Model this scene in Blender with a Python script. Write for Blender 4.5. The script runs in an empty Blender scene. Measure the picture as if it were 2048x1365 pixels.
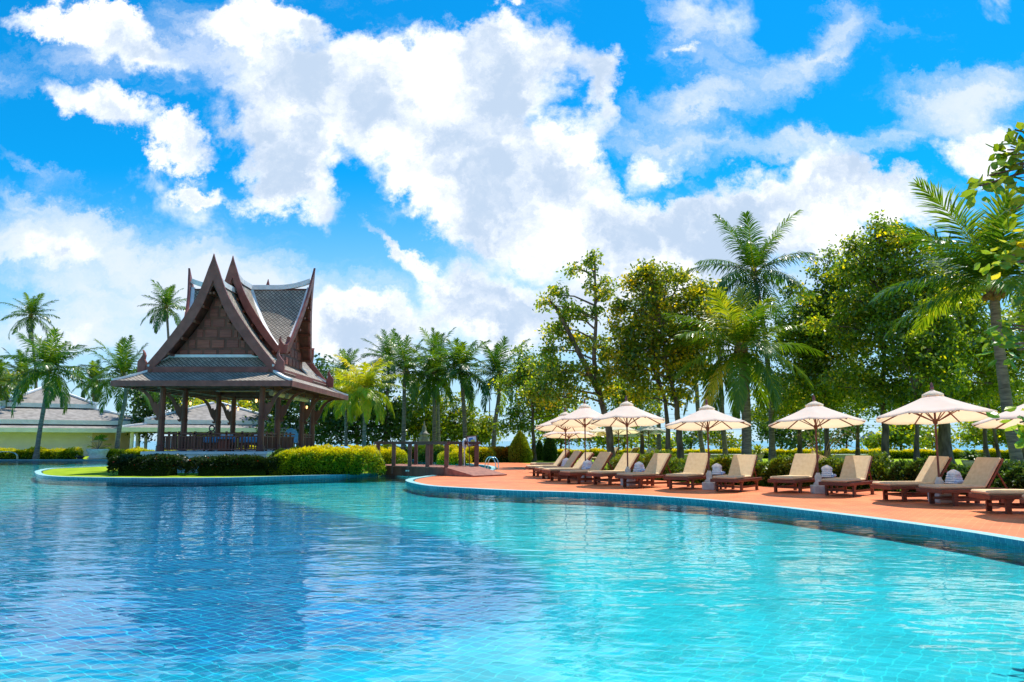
import bpy, math, random
import numpy as np
from mathutils import Vector, Matrix
from mathutils.geometry import tessellate_polygon

R = math.radians
SC = bpy.context.scene
COL = SC.collection
rnd = random.Random(7)
F = 28.0 / 36.0 * 2048.0
TH = math.atan(200.0 / F)
CAMZ = 1.5

# ------------------------------------------------------------------ placing helpers (photo pixel -> metres)
def ray(px, py):
    u = px - 1024.0; v = py - 682.5
    return Vector((u, F * math.cos(TH) + v * math.sin(TH), F * math.sin(TH) - v * math.cos(TH)))
def P(px, py, z=0.0):
    r = ray(px, py); t = (z - CAMZ) / r.z
    return Vector((r.x * t, r.y * t, z))
def V(px, py, Y):
    r = ray(px, py); t = Y / r.y
    return Vector((r.x * t, Y, CAMZ + r.z * t))
def XY(px, Y):
    p = V(px, 882, Y); return p.x

# ------------------------------------------------------------------ materials
def nt(m):
    m.use_nodes = True
    return m.node_tree.nodes, m.node_tree.links
def rgba(c): return (c[0], c[1], c[2], 1.0)
def mat_plain(name, col, rough=0.6, metal=0.0, spec=0.5, emit=None, estr=0.0):
    m = bpy.data.materials.new(name); n, l = nt(m); b = n['Principled BSDF']
    b.inputs['Base Color'].default_value = rgba(col); b.inputs['Roughness'].default_value = rough
    b.inputs['Metallic'].default_value = metal; b.inputs['Specular IOR Level'].default_value = spec
    if emit:
        b.inputs['Emission Color'].default_value = rgba(emit); b.inputs['Emission Strength'].default_value = estr
    return m
def mat_noise(name, c1, c2, scale=5.0, rough=0.6, bump=0.0, bscale=None, stretch=(1, 1, 1), detail=6.0, spec=0.4, lo=0.35, hi=0.65, translucent=None, tr=0.4):
    m = bpy.data.materials.new(name); n, l = nt(m); b = n['Principled BSDF']
    tc = n.new('ShaderNodeTexCoord'); mp = n.new('ShaderNodeMapping'); mp.inputs['Scale'].default_value = stretch
    l.new(tc.outputs['Object'], mp.inputs['Vector'])
    ns = n.new('ShaderNodeTexNoise'); ns.inputs['Scale'].default_value = scale; ns.inputs['Detail'].default_value = detail
    l.new(mp.outputs[0], ns.inputs['Vector'])
    cr = n.new('ShaderNodeValToRGB'); cr.color_ramp.elements[0].position = lo; cr.color_ramp.elements[1].position = hi
    cr.color_ramp.elements[0].color = rgba(c1); cr.color_ramp.elements[1].color = rgba(c2)
    l.new(ns.outputs['Fac'], cr.inputs['Fac']); l.new(cr.outputs[0], b.inputs['Base Color'])
    b.inputs['Roughness'].default_value = rough; b.inputs['Specular IOR Level'].default_value = spec
    if bump:
        n2 = n.new('ShaderNodeTexNoise'); n2.inputs['Scale'].default_value = bscale or scale * 3; n2.inputs['Detail'].default_value = 5
        l.new(mp.outputs[0], n2.inputs['Vector'])
        bp = n.new('ShaderNodeBump'); bp.inputs['Strength'].default_value = bump; bp.inputs['Distance'].default_value = 0.02
        l.new(n2.outputs['Fac'], bp.inputs['Height']); l.new(bp.outputs[0], b.inputs['Normal'])
    if translucent:
        t = n.new('ShaderNodeBsdfTranslucent'); t.inputs['Color'].default_value = rgba(translucent)
        mx = n.new('ShaderNodeMixShader'); mx.inputs[0].default_value = tr
        l.new(b.outputs[0], mx.inputs[1]); l.new(t.outputs[0], mx.inputs[2]); l.new(mx.outputs[0], n['Material Output'].inputs['Surface'])
    return m
def mat_leaf(name, stops, trans=0.45, tcol=1.6, rough=0.4, spec=0.5):
    """leaf shader: colour ramp over the per-face 'tone' attribute, part translucent"""
    m = bpy.data.materials.new(name); n, l = nt(m); b = n['Principled BSDF']
    at = n.new('ShaderNodeAttribute'); at.attribute_name = 'tone'
    cr = n.new('ShaderNodeValToRGB'); e = cr.color_ramp.elements
    e[0].position, e[0].color = stops[0][0], rgba(stops[0][1]); e[1].position, e[1].color = stops[-1][0], rgba(stops[-1][1])
    for p, c in stops[1:-1]:
        q = e.new(p); q.color = rgba(c)
    l.new(at.outputs['Fac'], cr.inputs['Fac']); l.new(cr.outputs[0], b.inputs['Base Color'])
    b.inputs['Roughness'].default_value = rough; b.inputs['Specular IOR Level'].default_value = spec
    tm = n.new('ShaderNodeVectorMath'); tm.operation = 'MULTIPLY'; tm.inputs[1].default_value = (tcol * 1.05, tcol, tcol * 0.35)
    l.new(cr.outputs[0], tm.inputs[0])
    t = n.new('ShaderNodeBsdfTranslucent'); l.new(tm.outputs[0], t.inputs['Color'])
    mx = n.new('ShaderNodeMixShader'); mx.inputs[0].default_value = trans
    l.new(b.outputs[0], mx.inputs[1]); l.new(t.outputs[0], mx.inputs[2]); l.new(mx.outputs[0], n['Material Output'].inputs['Surface'])
    return m
def mat_tile(name, c1, c2, grout, size, coords='Object', rot=0.0, rough=0.25, distort=0.0, mortar=0.06, ratio=1.0, offset=0.0, bump=0.15, spec=0.5, dscale=2.2, noise_c=None):
    m = bpy.data.materials.new(name); n, l = nt(m); b = n['Principled BSDF']
    tc = n.new('ShaderNodeTexCoord'); mp = n.new('ShaderNodeMapping'); mp.inputs['Rotation'].default_value = (0, 0, rot)
    src = tc.outputs[coords]
    if distort:
        ns = n.new('ShaderNodeTexNoise'); ns.inputs['Scale'].default_value = dscale; ns.inputs['Detail'].default_value = 2
        l.new(src, ns.inputs['Vector'])
        s = n.new('ShaderNodeVectorMath'); s.operation = 'SUBTRACT'; s.inputs[1].default_value = (.5, .5, .5); l.new(ns.outputs['Color'], s.inputs[0])
        k = n.new('ShaderNodeVectorMath'); k.operation = 'SCALE'; k.inputs['Scale'].default_value = distort; l.new(s.outputs[0], k.inputs[0])
        a = n.new('ShaderNodeVectorMath'); a.operation = 'ADD'; l.new(src, a.inputs[0]); l.new(k.outputs[0], a.inputs[1]); src = a.outputs[0]
    l.new(src, mp.inputs['Vector'])
    br = n.new('ShaderNodeTexBrick'); br.offset = offset; br.squash = 1.0
    br.inputs['Scale'].default_value = 1.0; br.inputs['Brick Width'].default_value = size * ratio; br.inputs['Row Height'].default_value = size
    br.inputs['Mortar Size'].default_value = size * mortar; br.inputs['Mortar Smooth'].default_value = 0.3; br.inputs['Bias'].default_value = 0.0
    br.inputs['Color1'].default_value = rgba(c1); br.inputs['Color2'].default_value = rgba(c2); br.inputs['Mortar'].default_value = rgba(grout)
    l.new(mp.outputs[0], br.inputs['Vector'])
    out = br.outputs['Color']
    if noise_c:
        n3 = n.new('ShaderNodeTexNoise'); n3.inputs['Scale'].default_value = noise_c[0]; n3.inputs['Detail'].default_value = 4
        l.new(tc.outputs['Object'], n3.inputs['Vector'])
        mr = n.new('ShaderNodeMapRange'); mr.inputs[1].default_value = .3; mr.inputs[2].default_value = .7
        mr.inputs[3].default_value = noise_c[1]; mr.inputs[4].default_value = noise_c[2]; l.new(n3.outputs['Fac'], mr.inputs[0])
        vm = n.new('ShaderNodeVectorMath'); vm.operation = 'SCALE'; l.new(out, vm.inputs[0]); l.new(mr.outputs[0], vm.inputs['Scale']); out = vm.outputs[0]
    l.new(out, b.inputs['Base Color'])
    b.inputs['Roughness'].default_value = rough; b.inputs['Specular IOR Level'].default_value = spec
    if bump:
        bp = n.new('ShaderNodeBump'); bp.inputs['Strength'].default_value = bump; bp.inputs['Distance'].default_value = 0.01; bp.invert = True
        l.new(br.outputs['Fac'], bp.inputs['Height']); l.new(bp.outputs[0], b.inputs['Normal'])
    return m

M = {}
M['teak'] = mat_noise('teak', (.11, .035, .024), (.20, .066, .042), 3, .5, .3, 30, (1, 1, .3))
M['teak_dark'] = mat_noise('teak_dark', (.08, .03, .022), (.15, .06, .042), 4, .5, .2, 30)
M['barge'] = mat_noise('barge_wood', (.17, .052, .046), (.27, .088, .075), 2.5, .45, .2, 20)
M['lounger_wood'] = mat_noise('lounger_wood', (.12, .032, .016), (.21, .06, .028), 8, .45, .2, 40, (1, 4, 4))
M['cushion'] = mat_noise('cushion_fabric', (.64, .48, .29), (.72, .56, .35), 9, .9, .15, 250, spec=.1)
M['canvas'] = mat_noise('umbrella_canvas', (.84, .82, .74), (.92, .90, .83), 2, .9, .1, 14, spec=.1, translucent=(1.0, .80, .50), tr=.45)
M['white'] = mat_noise('white_plaster', (.70, .70, .68), (.82, .82, .80), 2, .7, .1, 20)
M['ridge'] = mat_noise('white_ridge_mortar', (.68, .68, .70), (.84, .84, .86), 3, .7, .1, 20)
M['platform'] = mat_noise('platform_shaded_white', (.55, .68, .75), (.66, .78, .84), 2, .6)  # white wall; the blue of its shade is put into the colour
M['cream'] = mat_noise('cream_plaster', (.84, .83, .78), (.90, .89, .85), 1.2, .8, .1, 15)
M['ochre'] = mat_noise('ochre_plaster', (.70, .54, .34), (.78, .62, .42), 1.5, .8)
M['fascia_white'] = mat_noise('painted_fascia', (.68, .72, .64), (.80, .83, .76), 1.5, .6)
M['towel'] = mat_noise('white_towel', (.72, .76, .84), (.86, .88, .93), 14, .95, .6, 50, spec=.1)
M['bluecloth'] = mat_noise('blue_cloth', (.12, .38, .72), (.22, .52, .84), 7, .9, .3, 40, spec=.1)
M['stone'] = mat_noise('pale_stone', (.52, .49, .44), (.70, .67, .61), 6, .8, .3, 30)
M['oldstone'] = mat_noise('weathered_stone', (.22, .20, .17), (.42, .39, .34), 5, .9, .5, 25)
M['concrete'] = mat_noise('pot_concrete', (.36, .29, .2), (.52, .43, .32), 4, .85, .3, 30)
M['steel'] = mat_plain('polished_steel', (.75, .75, .76), .18, 1.0)
M['dark'] = mat_plain('dark_metal', (.03, .032, .04), .45, .3)
M['cable'] = mat_plain('cable_sheath', (.12, .13, .15), .6)
M['bark'] = mat_noise('tree_bark', (.07, .05, .038), (.20, .155, .12), 4, .9, .6, 20, (1, 1, .3))
M['palmbark'] = mat_noise('palm_bark', (.12, .095, .085), (.27, .22, .19), 3, .9, .7, 9, (1, 1, 5))
M['fibre'] = mat_noise('palm_fibre', (.12, .07, .03), (.28, .18, .08), 8, .9, .5, 30)
M['lamp'] = mat_plain('lit_lantern', (.9, .6, .3), .5, emit=(1, .55, .2), estr=2.2)
M['blind'] = mat_noise('bamboo_blind', (.42, .35, .24), (.55, .47, .34), 12, .8, .3, 60)
M['thatch'] = mat_noise('dry_thatch', (.22, .12, .05), (.45, .28, .12), 12, .9, .6, 60, (4, 4, .5))
M['roofside'] = mat_noise('shingle_brown', (.20, .18, .165), (.33, .30, .275), 2.2, .85, .5, 22)
M['green_pal'] = mat_leaf('palm_leaf', [(0, (.012, .045, .012)), (.35, (.04, .11, .012)), (.65, (.12, .21, .012)), (.88, (.34, .34, .02)), (1, (.6, .44, .05))], .42, 1.8, .32)
M['yellow_pal'] = mat_leaf('golden_palm_leaf', [(0, (.06, .11, .01)), (.4, (.2, .27, .012)), (.75, (.42, .42, .02)), (1, (.62, .46, .03))], .5, 1.6, .4)
M['leaf'] = mat_leaf('broad_leaf', [(0, (.02, .05, .008)), (.4, (.095, .17, .014)), (.7, (.2, .28, .018)), (.88, (.38, .40, .015)), (1, (.66, .5, .015))], .5, 1.9, .3, .8)
M['leaf_yellow'] = mat_leaf('broad_leaf_turning', [(0, (.04, .08, .01)), (.35, (.13, .19, .012)), (.65, (.3, .32, .012)), (.85, (.58, .45, .01)), (1, (.78, .56, .01))], .5, 1.8, .32, .8)
M['leaf_dark'] = mat_leaf('dark_leaf', [(0, (.012, .04, .012)), (.5, (.04, .10, .02)), (1, (.12, .20, .025))], .36, 1.6, .4)
M['leaf_shrub'] = mat_leaf('shrub_leaf', [(0, (.02, .05, .008)), (.4, (.08, .15, .012)), (.75, (.26, .33, .02)), (1, (.5, .42, .02))], .35, 1.5, .45)
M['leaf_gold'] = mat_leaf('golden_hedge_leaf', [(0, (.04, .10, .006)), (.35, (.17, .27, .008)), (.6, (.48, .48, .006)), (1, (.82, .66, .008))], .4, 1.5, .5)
M['leaf_orange'] = mat_leaf('orange_hedge_leaf', [(0, (.05, .05, .01)), (.4, (.2, .13, .012)), (.7, (.5, .3, .012)), (1, (.75, .48, .012))], .3, 1.3, .5)
M['leaf_ixora'] = mat_leaf('ixora_leaf', [(0, (.008, .02, .008)), (.6, (.025, .05, .012)), (.96, (.05, .09, .018)), (.975, (.5, .03, .02)), (1, (.6, .05, .03))], .25, 1.4, .45)
M['leaf_almond'] = mat_leaf('almond_leaf', [(0, (.06, .12, .01)), (.5, (.16, .24, .015)), (.85, (.36, .38, .02)), (1, (.6, .45, .02))], .5, 1.6, .35)
M['core'] = mat_plain('hedge_dark_core', (.018, .04, .008), 1.0, 0, 0)  # plain dark green for the solid cores added inside hedges and bushes

# ------------------------------------------------------------------ mesh builder
class MB:
    def __init__(s): s.v = []; s.f = []; s.mi = []; s.uv = None; s.sm = []
    def add(s, vs, fs, mi=0, smooth=False):
        o = len(s.v); s.v += [tuple(p) for p in vs]
        for f in fs: s.f.append(tuple(o + i for i in f)); s.mi.append(mi); s.sm.append(smooth)
        return s
    def box(s, lo, hi, mi=0, M4=None, bev=0.0):
        x0, y0, z0 = lo; x1, y1, z1 = hi
        if bev > 0:
            b = min(bev, (x1-x0)*.49, (y1-y0)*.49, (z1-z0)*.49)
            vs = []
            for (x, sx) in ((x0, 1), (x1, -1)):
                for (y, sy) in ((y0, 1), (y1, -1)):
                    for (z, sz) in ((z0, 1), (z1, -1)):
                        vs += [(x, y+sy*b, z+sz*b), (x+sx*b, y, z+sz*b), (x+sx*b, y+sy*b, z)]
            def c(i, j, k): return (i*4 + j*2 + k) * 3
            fs = []
            for i in (0, 1): fs.append((c(i,0,0), c(i,0,1), c(i,1,1), c(i,1,0)))
            for j in (0, 1): fs.append((c(0,j,0)+1, c(1,j,0)+1, c(1,j,1)+1, c(0,j,1)+1))
            for k in (0, 1): fs.append((c(0,0,k)+2, c(0,1,k)+2, c(1,1,k)+2, c(1,0,k)+2))
            for j in (0, 1):
                for k in (0, 1): fs.append((c(0,j,k)+1, c(1,j,k)+1, c(1,j,k)+2, c(0,j,k)+2))
            for i in (0, 1):
                for k in (0, 1): fs.append((c(i,0,k), c(i,1,k), c(i,1,k)+2, c(i,0,k)+2))
            for i in (0, 1):
                for j in (0, 1): fs.append((c(i,j,0), c(i,j,1), c(i,j,1)+1, c(i,j,0)+1))
            for i in (0, 1):
                for j in (0, 1):
                    for k in (0, 1): fs.append((c(i,j,k), c(i,j,k)+1, c(i,j,k)+2))
        else:
            vs = [(x0,y0,z0),(x1,y0,z0),(x1,y1,z0),(x0,y1,z0),(x0,y0,z1),(x1,y0,z1),(x1,y1,z1),(x0,y1,z1)]
            fs = [(0,3,2,1),(4,5,6,7),(0,1,5,4),(1,2,6,5),(2,3,7,6),(3,0,4,7)]
        if M4 is not None: vs = [M4 @ Vector(p) for p in vs]
        return s.add(vs, fs, mi)
    def bar(s, a, b, w, h, mi=0):
        """box beam from a to b, w wide (horizontal), h tall"""
        a = Vector(a); b = Vector(b); d = (b - a)
        L = d.length; d.normalize(); up = Vector((0, 0, 1))
        if abs(d.z) > .99: up = Vector((0, 1, 0))
        sx = d.cross(up).normalized(); uz = sx.cross(d).normalized()
        vs = []
        for q in (a, b):
            for (i, j) in ((-1, -1), (1, -1), (1, 1), (-1, 1)): vs.append(q + sx*(i*w/2) + uz*(j*h/2))
        return s.add(vs, [(3,2,1,0),(4,5,6,7),(0,1,5,4),(1,2,6,5),(2,3,7,6),(3,0,4,7)], mi)
    def tube(s, pts, rad, n=8, mi=0, cap=True, smooth=True):
        pts = [Vector(p) for p in pts]
        if not hasattr(rad, '__len__'): rad = [rad] * len(pts)
        rings = []; ref = Vector((0.13, 0.97, 0.2)).normalized()
        for i, p in enumerate(pts):
            t = (pts[min(i+1, len(pts)-1)] - pts[max(i-1, 0)]).normalized()
            a = t.cross(ref)
            if a.length < 1e-3: a = t.cross(Vector((1, 0, 0)))
            a.normalize(); b = t.cross(a)
            rings.append([p + (a*math.cos(2*math.pi*k/n) + b*math.sin(2*math.pi*k/n))*rad[i] for k in range(n)])
        vs = [q for r in rings for q in r]; fs = []
        for i in range(len(pts)-1):
            for k in range(n): fs.append((i*n+k, i*n+(k+1) % n, (i+1)*n+(k+1) % n, (i+1)*n+k))
        s.add(vs, fs, mi, smooth)
        if cap:
            s.add(rings[0][::-1], [tuple(range(n))], mi); s.add(rings[-1], [tuple(range(n))], mi)
        return s
    def lathe(s, prof, n=16, c=(0, 0, 0), mi=0, smooth=True, cap=True, rot=0.0, wob=None):
        vs = []
        for (r, z) in prof:
            for k in range(n):
                a = 2*math.pi*k/n + rot; q = r * (1 + (wob(a, z) if wob else 0))
                vs.append((c[0]+q*math.cos(a), c[1]+q*math.sin(a), c[2]+z))
        fs = []
        for i in range(len(prof)-1):
            for k in range(n): fs.append((i*n+k, i*n+(k+1) % n, (i+1)*n+(k+1) % n, (i+1)*n+k))
        s.add(vs, fs, mi, smooth)
        if cap:
            s.add(vs[:n][::-1], [tuple(range(n))], mi); s.add(vs[-n:], [tuple(range(n))], mi)
        return s
    def prism(s, outline, axis_o, ax_u, ax_v, thick, mi=0):
        """2D outline in plane (u,v) at axis_o, extruded by thick vector"""
        o = Vector(axis_o); u = Vector(ax_u); v = Vector(ax_v); t = Vector(thick); n = len(outline)
        A = [o + u*p[0] + v*p[1] for p in outline]; B = [q + t for q in A]
        tri = tessellate_polygon([[Vector((p[0], p[1], 0)) for p in outline]])
        fs = [tuple(x) for x in tri] + [tuple(n + i for i in x[::-1]) for x in tri]
        fs += [(i, (i+1) % n, n+(i+1) % n, n+i) for i in range(n)]
        return s.add(A + B, fs, mi)
    def strip_surface(s, grid, mi=0, smooth=True, thick=0.0):
        """grid[i][j] points -> quads, optional thickness (downwards)"""
        ni = len(grid); nj = len(grid[0])
        vs = [p for r in grid for p in r]
        fs = [(i*nj+j, i*nj+j+1, (i+1)*nj+j+1, (i+1)*nj+j) for i in range(ni-1) for j in range(nj-1)]
        s.add(vs, fs, mi, smooth)
        if thick:
            low = [Vector(p) - Vector((0, 0, thick)) for p in vs]
            s.add(low, [f[::-1] for f in fs], mi, smooth)
            per = [(0, j) for j in range(nj)] + [(i, nj-1) for i in range(1, ni)] + [(ni-1, j) for j in range(nj-2, -1, -1)] + [(i, 0) for i in range(ni-2, 0, -1)]
            idx = [i*nj+j for i, j in per]; m = len(idx)
            s.add([vs[i] for i in idx] + [low[i] for i in idx], [(k, (k+1) % m, m+(k+1) % m, m+k) for k in range(m)], mi)
        return s
    def build(s, name, mats, parent=None, recalc=True):
        me = bpy.data.meshes.new(name); me.from_pydata(s.v, [], s.f)
        if not isinstance(mats, (list, tuple)): mats = [mats]
        for m in mats: me.materials.append(m)
        me.polygons.foreach_set('material_index', s.mi); me.polygons.foreach_set('use_smooth', s.sm)
        if recalc:
            import bmesh
            bm = bmesh.new(); bm.from_mesh(me); bmesh.ops.recalc_face_normals(bm, faces=bm.faces); bm.to_mesh(me); bm.free()
        me.update()
        o = bpy.data.objects.new(name, me); COL.objects.link(o)
        if parent: o.parent = parent
        return o
def empty(name, loc=(0, 0, 0), rz=0.0):
    o = bpy.data.objects.new(name, None); COL.objects.link(o); o.location = loc; o.rotation_euler = (0, 0, rz); o.empty_display_size = .2
    return o
def tag(o, label=None, cat=None, group=None, kind=None):
    if label: o['label'] = label
    if cat: o['category'] = cat
    if group: o['group'] = group
    if kind: o['kind'] = kind
    return o
KIDS = {}
def copy_tree(o, parent=None):
    c = o.copy(); COL.objects.link(c)
    if parent: c.parent = parent
    for ch in [x for x in COL.objects if x.parent == o]: copy_tree(ch, c)
    return c

# ------------------------------------------------------------------ leaves (numpy)
rng = np.random.default_rng(11)
def leaf_quads(C, L, W, up=0.35, dirs=None, droop=0.0):
    """rhombic leaves at centres C (n,3) -> (n,4,3)"""
    n = len(C)
    d = rng.normal(size=(n, 3)); d[:, 2] -= droop
    if dirs is not None: d = d*0.5 + dirs
    d /= np.linalg.norm(d, axis=1, keepdims=True)
    nn = rng.normal(size=(n, 3)); nn[:, 2] += up*3
    w = np.cross(d, nn); w /= (np.linalg.norm(w, axis=1, keepdims=True) + 1e-6)
    Ls = (L * rng.uniform(.7, 1.25, n))[:, None]; Ws = (W * rng.uniform(.7, 1.2, n))[:, None]
    return np.stack([C - d*Ls*.5, C + w*Ws*.5 - d*Ls*.05, C + d*Ls*.5, C - w*Ws*.5 - d*Ls*.05], axis=1)
def quad_mesh(name, Q, tone, mat, parent=None, extra=None):
    n = len(Q); me = bpy.data.meshes.new(name)
    me.vertices.add(n*4); me.vertices.foreach_set('co', Q.astype(np.float32).ravel())
    me.loops.add(n*4); me.loops.foreach_set('vertex_index', np.arange(n*4, dtype=np.int32))
    me.polygons.add(n); me.polygons.foreach_set('loop_start', np.arange(0, n*4, 4, dtype=np.int32))
    try: me.polygons.foreach_set('loop_total', np.full(n, 4, dtype=np.int32))
    except Exception: pass
    me.materials.append(mat)
    a = me.attributes.new('tone', 'FLOAT', 'FACE'); a.data.foreach_set('value', np.clip(tone, 0, 1).astype(np.float32))
    me.update(calc_edges=True); me.validate()
    o = bpy.data.objects.new(name, me); COL.objects.link(o)
    if parent: o.parent = parent
    return o

# ------------------------------------------------------------------ palms
def frond(L, phi0, bend, az, ll=.8, n=34, width=.07, droop=.35, tone=.5, twist=0.0):
    ts = np.linspace(0, 1, 15); ph = phi0 - bend*ts**1.25
    r = np.concatenate([[0], np.cumsum(np.cos((ph[1:]+ph[:-1])/2)*L/14)]); z = np.concatenate([[0], np.cumsum(np.sin((ph[1:]+ph[:-1])/2)*L/14)])
    side = np.array([-math.sin(az), math.cos(az), 0]); rad = np.array([math.cos(az), math.sin(az), 0]); upv = np.array([0, 0, 1.])
    curl = twist * ts**2 * L * .25
    pts = r[:, None]*rad + z[:, None]*upv + curl[:, None]*side
    tan = np.gradient(pts, axis=0); tan /= np.linalg.norm(tan, axis=1, keepdims=True)
    Q = []; T = []
    for sgn in (-1, 1):
        tt = np.linspace(.13, .995, n) + rng.uniform(-.006, .006, n); tt = np.clip(tt, 0, 1)
        p = np.stack([np.interp(tt, ts, pts[:, k]) for k in range(3)], 1); t = np.stack([np.interp(tt, ts, tan[:, k]) for k in range(3)], 1)
        t /= np.linalg.norm(t, axis=1, keepdims=True)
        nrm = np.cross(t, side); nrm /= np.linalg.norm(nrm, axis=1, keepdims=True); nrm *= np.sign(nrm[:, 2:3] + 1e-3)
        a = np.interp(tt, [0, .5, 1], [R(15), R(35), R(68)])[:, None] + rng.normal(0, .07, (n, 1))
        lift = rng.normal(.12, .12, (n, 1))
        d1 = sgn*side*np.cos(a) + t*np.sin(a) + nrm*lift; d1[:, 2] -= droop*.35; d1 /= np.linalg.norm(d1, axis=1, keepdims=True)
        d2 = d1.copy(); d2[:, 2] -= droop * rng.uniform(.7, 1.8, n); d2 /= np.linalg.norm(d2, axis=1, keepdims=True)
        d3 = d2.copy(); d3[:, 2] -= droop * rng.uniform(.5, 1.6, n); d3 /= np.linalg.norm(d3, axis=1, keepdims=True)
        le = (ll * np.sin(np.pi*(tt*.82+.14))**.55 * rng.uniform(.85, 1.1, n))[:, None]
        w = t - (t*d1).sum(1, keepdims=True)*d1; w /= np.linalg.norm(w, axis=1, keepdims=True)
        p1 = p + d1*le*.4; p2 = p1 + d2*le*.35; p3 = p2 + d3*le*.25
        ws = width*.5
        Q.append(np.stack([p-w*ws*.6, p+w*ws*.6, p1+w*ws, p1-w*ws], 1))
        Q.append(np.stack([p1-w*ws, p1+w*ws, p2+w*ws*.7, p2-w*ws*.7], 1)); Q.append(np.stack([p2-w*ws*.7, p2+w*ws*.7, p3+w*ws*.1, p3-w*ws*.1], 1))
        for _ in range(3): T.append(np.clip(tone + rng.normal(0, .07, n), 0, 1))
    wr = np.interp(ts, [0, .15, 1], [.09, .05, .012])
    for k in range(14):
        up = np.array([0, 0, 1.]) ; nn = np.cross(tan[k], side); nn /= np.linalg.norm(nn)
        for (a_, b_) in ((side, nn), (nn, side)):
            Q.append(np.stack([pts[k]-a_*wr[k]*.5, pts[k]+a_*wr[k]*.5, pts[k+1]+a_*wr[k+1]*.5, pts[k+1]-a_*wr[k+1]*.5])[None])
            T.append(np.array([.86]))
    return np.concatenate(Q), np.concatenate(T)
def crown_mesh(name, seed, nf=24, L=3.6, ll=.8, n=34, mat='green_pal', hi=82, lo=-35, bend=70, yellow=.0, tone0=.42, droop=.35, width=.078, wind=0.0):
    global rng
    rng = np.random.default_rng(seed); Q = []; T = []
    for i in range(nf):
        f = i/(nf-1); phi = R(hi + (lo-hi)*f**.9 + rng.normal(0, 4)); az = i*2.39996 + rng.normal(0, .15)
        l_ = L * rng.uniform(.85, 1.08) * (1.0 if f > .12 else .8)
        b = R(bend*(.45+.65*f) + rng.normal(0, 8))
        tn = tone0 + .16*(f < .18) + rng.normal(0, .11) + yellow*rng.random() + (.38 if (f > .86 and rng.random() < .5) else 0)
        q, t = frond(l_, phi, b, az, ll*rng.uniform(.9, 1.1), n, width, droop*(.6+.9*f), tn, rng.normal(wind, .25)); Q.append(q); T.append(t)
    o = quad_mesh(name, np.concatenate(Q), np.concatenate(T), M[mat]); me = o.data; bpy.data.objects.remove(o); return me
CROWN = {
 'a': crown_mesh('palm_crown', 1, 27, 3.8, .9, 38, lo=-30, bend=68, width=.08, tone0=.38),
 'b': crown_mesh('palm_crown', 2, 24, 4.0, .88, 38, hi=86, lo=-22, bend=62, tone0=.34, width=.075),
 'c': crown_mesh('palm_crown', 3, 28, 3.6, .9, 38, lo=-38, bend=72, tone0=.42, width=.08),
 'd': crown_mesh('palm_crown', 4, 25, 3.8, .85, 36, hi=87, lo=-28, bend=64, tone0=.34, wind=.3, width=.075),
 'gold': crown_mesh('golden_palm_crown', 5, 27, 3.5, .9, 38, mat='yellow_pal', bend=76, lo=-28, tone0=.5, droop=.55),
 'big': crown_mesh('palm_crown', 6, 28, 3.9, 1.0, 58, hi=87, lo=-42, bend=64, tone0=.52, yellow=.12, droop=.38, width=.06),
 'near': crown_mesh('palm_crown', 8, 22, 4.6, 1.1, 70, hi=86, lo=2, bend=50, tone0=.42, droop=.25, width=.06),
 'tall': crown_mesh('palm_crown', 9, 25, 4.2, .95, 46, hi=87, lo=-35, bend=66, tone0=.3, droop=.5, width=.06),
}
def palm(path_px, D, crown, label, rz=0.0, sc=1.0, r0=.17, r1=.10, group='coconut palms around the pool garden', name='palm_tree', coconuts=False, base_z=0.0):
    """path_px: pixels along the trunk, base first; last = crown heart"""
    pts = [V(px, py, D) for px, py in path_px]; pts[0].z = base_z
    root = empty(name, pts[0]); tag(root, label, 'palm tree', group)
    o = pts[0].copy(); pl = [p - o for p in pts]
    # smooth the trunk
    sm = []
    for i in range(len(pl)-1):
        for k in range(6):
            t = k/6; p0 = pl[max(i-1, 0)]; p1 = pl[i]; p2 = pl[i+1]; p3 = pl[min(i+2, len(pl)-1)]
            sm.append(.5*((2*p1) + (p2-p0)*t + (2*p0-5*p1+4*p2-p3)*t*t + (3*p1-p0-3*p2+p3)*t**3))
    sm.append(pl[-1]); n = len(sm)
    mb = MB(); rr = [r1+(r0-r1)*(1-i/(n-1)) + (.09*max(0, 1-i/2.5)) + (.012 if i % 2 else 0) for i in range(n)]
    mb.tube(sm, rr, 10); mb.build('trunk', M['palmbark'], root)
    h = sm[-1]
    hb = MB(); hb.lathe([(r1, -.45), (r1*1.5, -.25), (r1*2.0, 0), (r1*1.6, .25), (.03, .5)], 8, h, wob=lambda a, z: .15*math.sin(5*a)); hb.build('crown_shaft', M['fibre'], root)
    c = bpy.data.objects.new('crown', CROWN[crown]); COL.objects.link(c); c.parent = root; c.location = h; c.rotation_euler = (0, 0, rz); c.scale = (sc, sc, sc)
    if coconuts:
        cb = MB()
        for k in range(7):
            a = k*.9; cb.lathe([(.02, -.14), (.1, -.08), (.13, 0), (.1, .09), (.02, .14)], 8, h + Vector((math.cos(a)*.28, math.sin(a)*.28, -.2-.08*(k % 2))))
        cb.build('coconut_bunch', M['fibre'], root)
    return root

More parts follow.
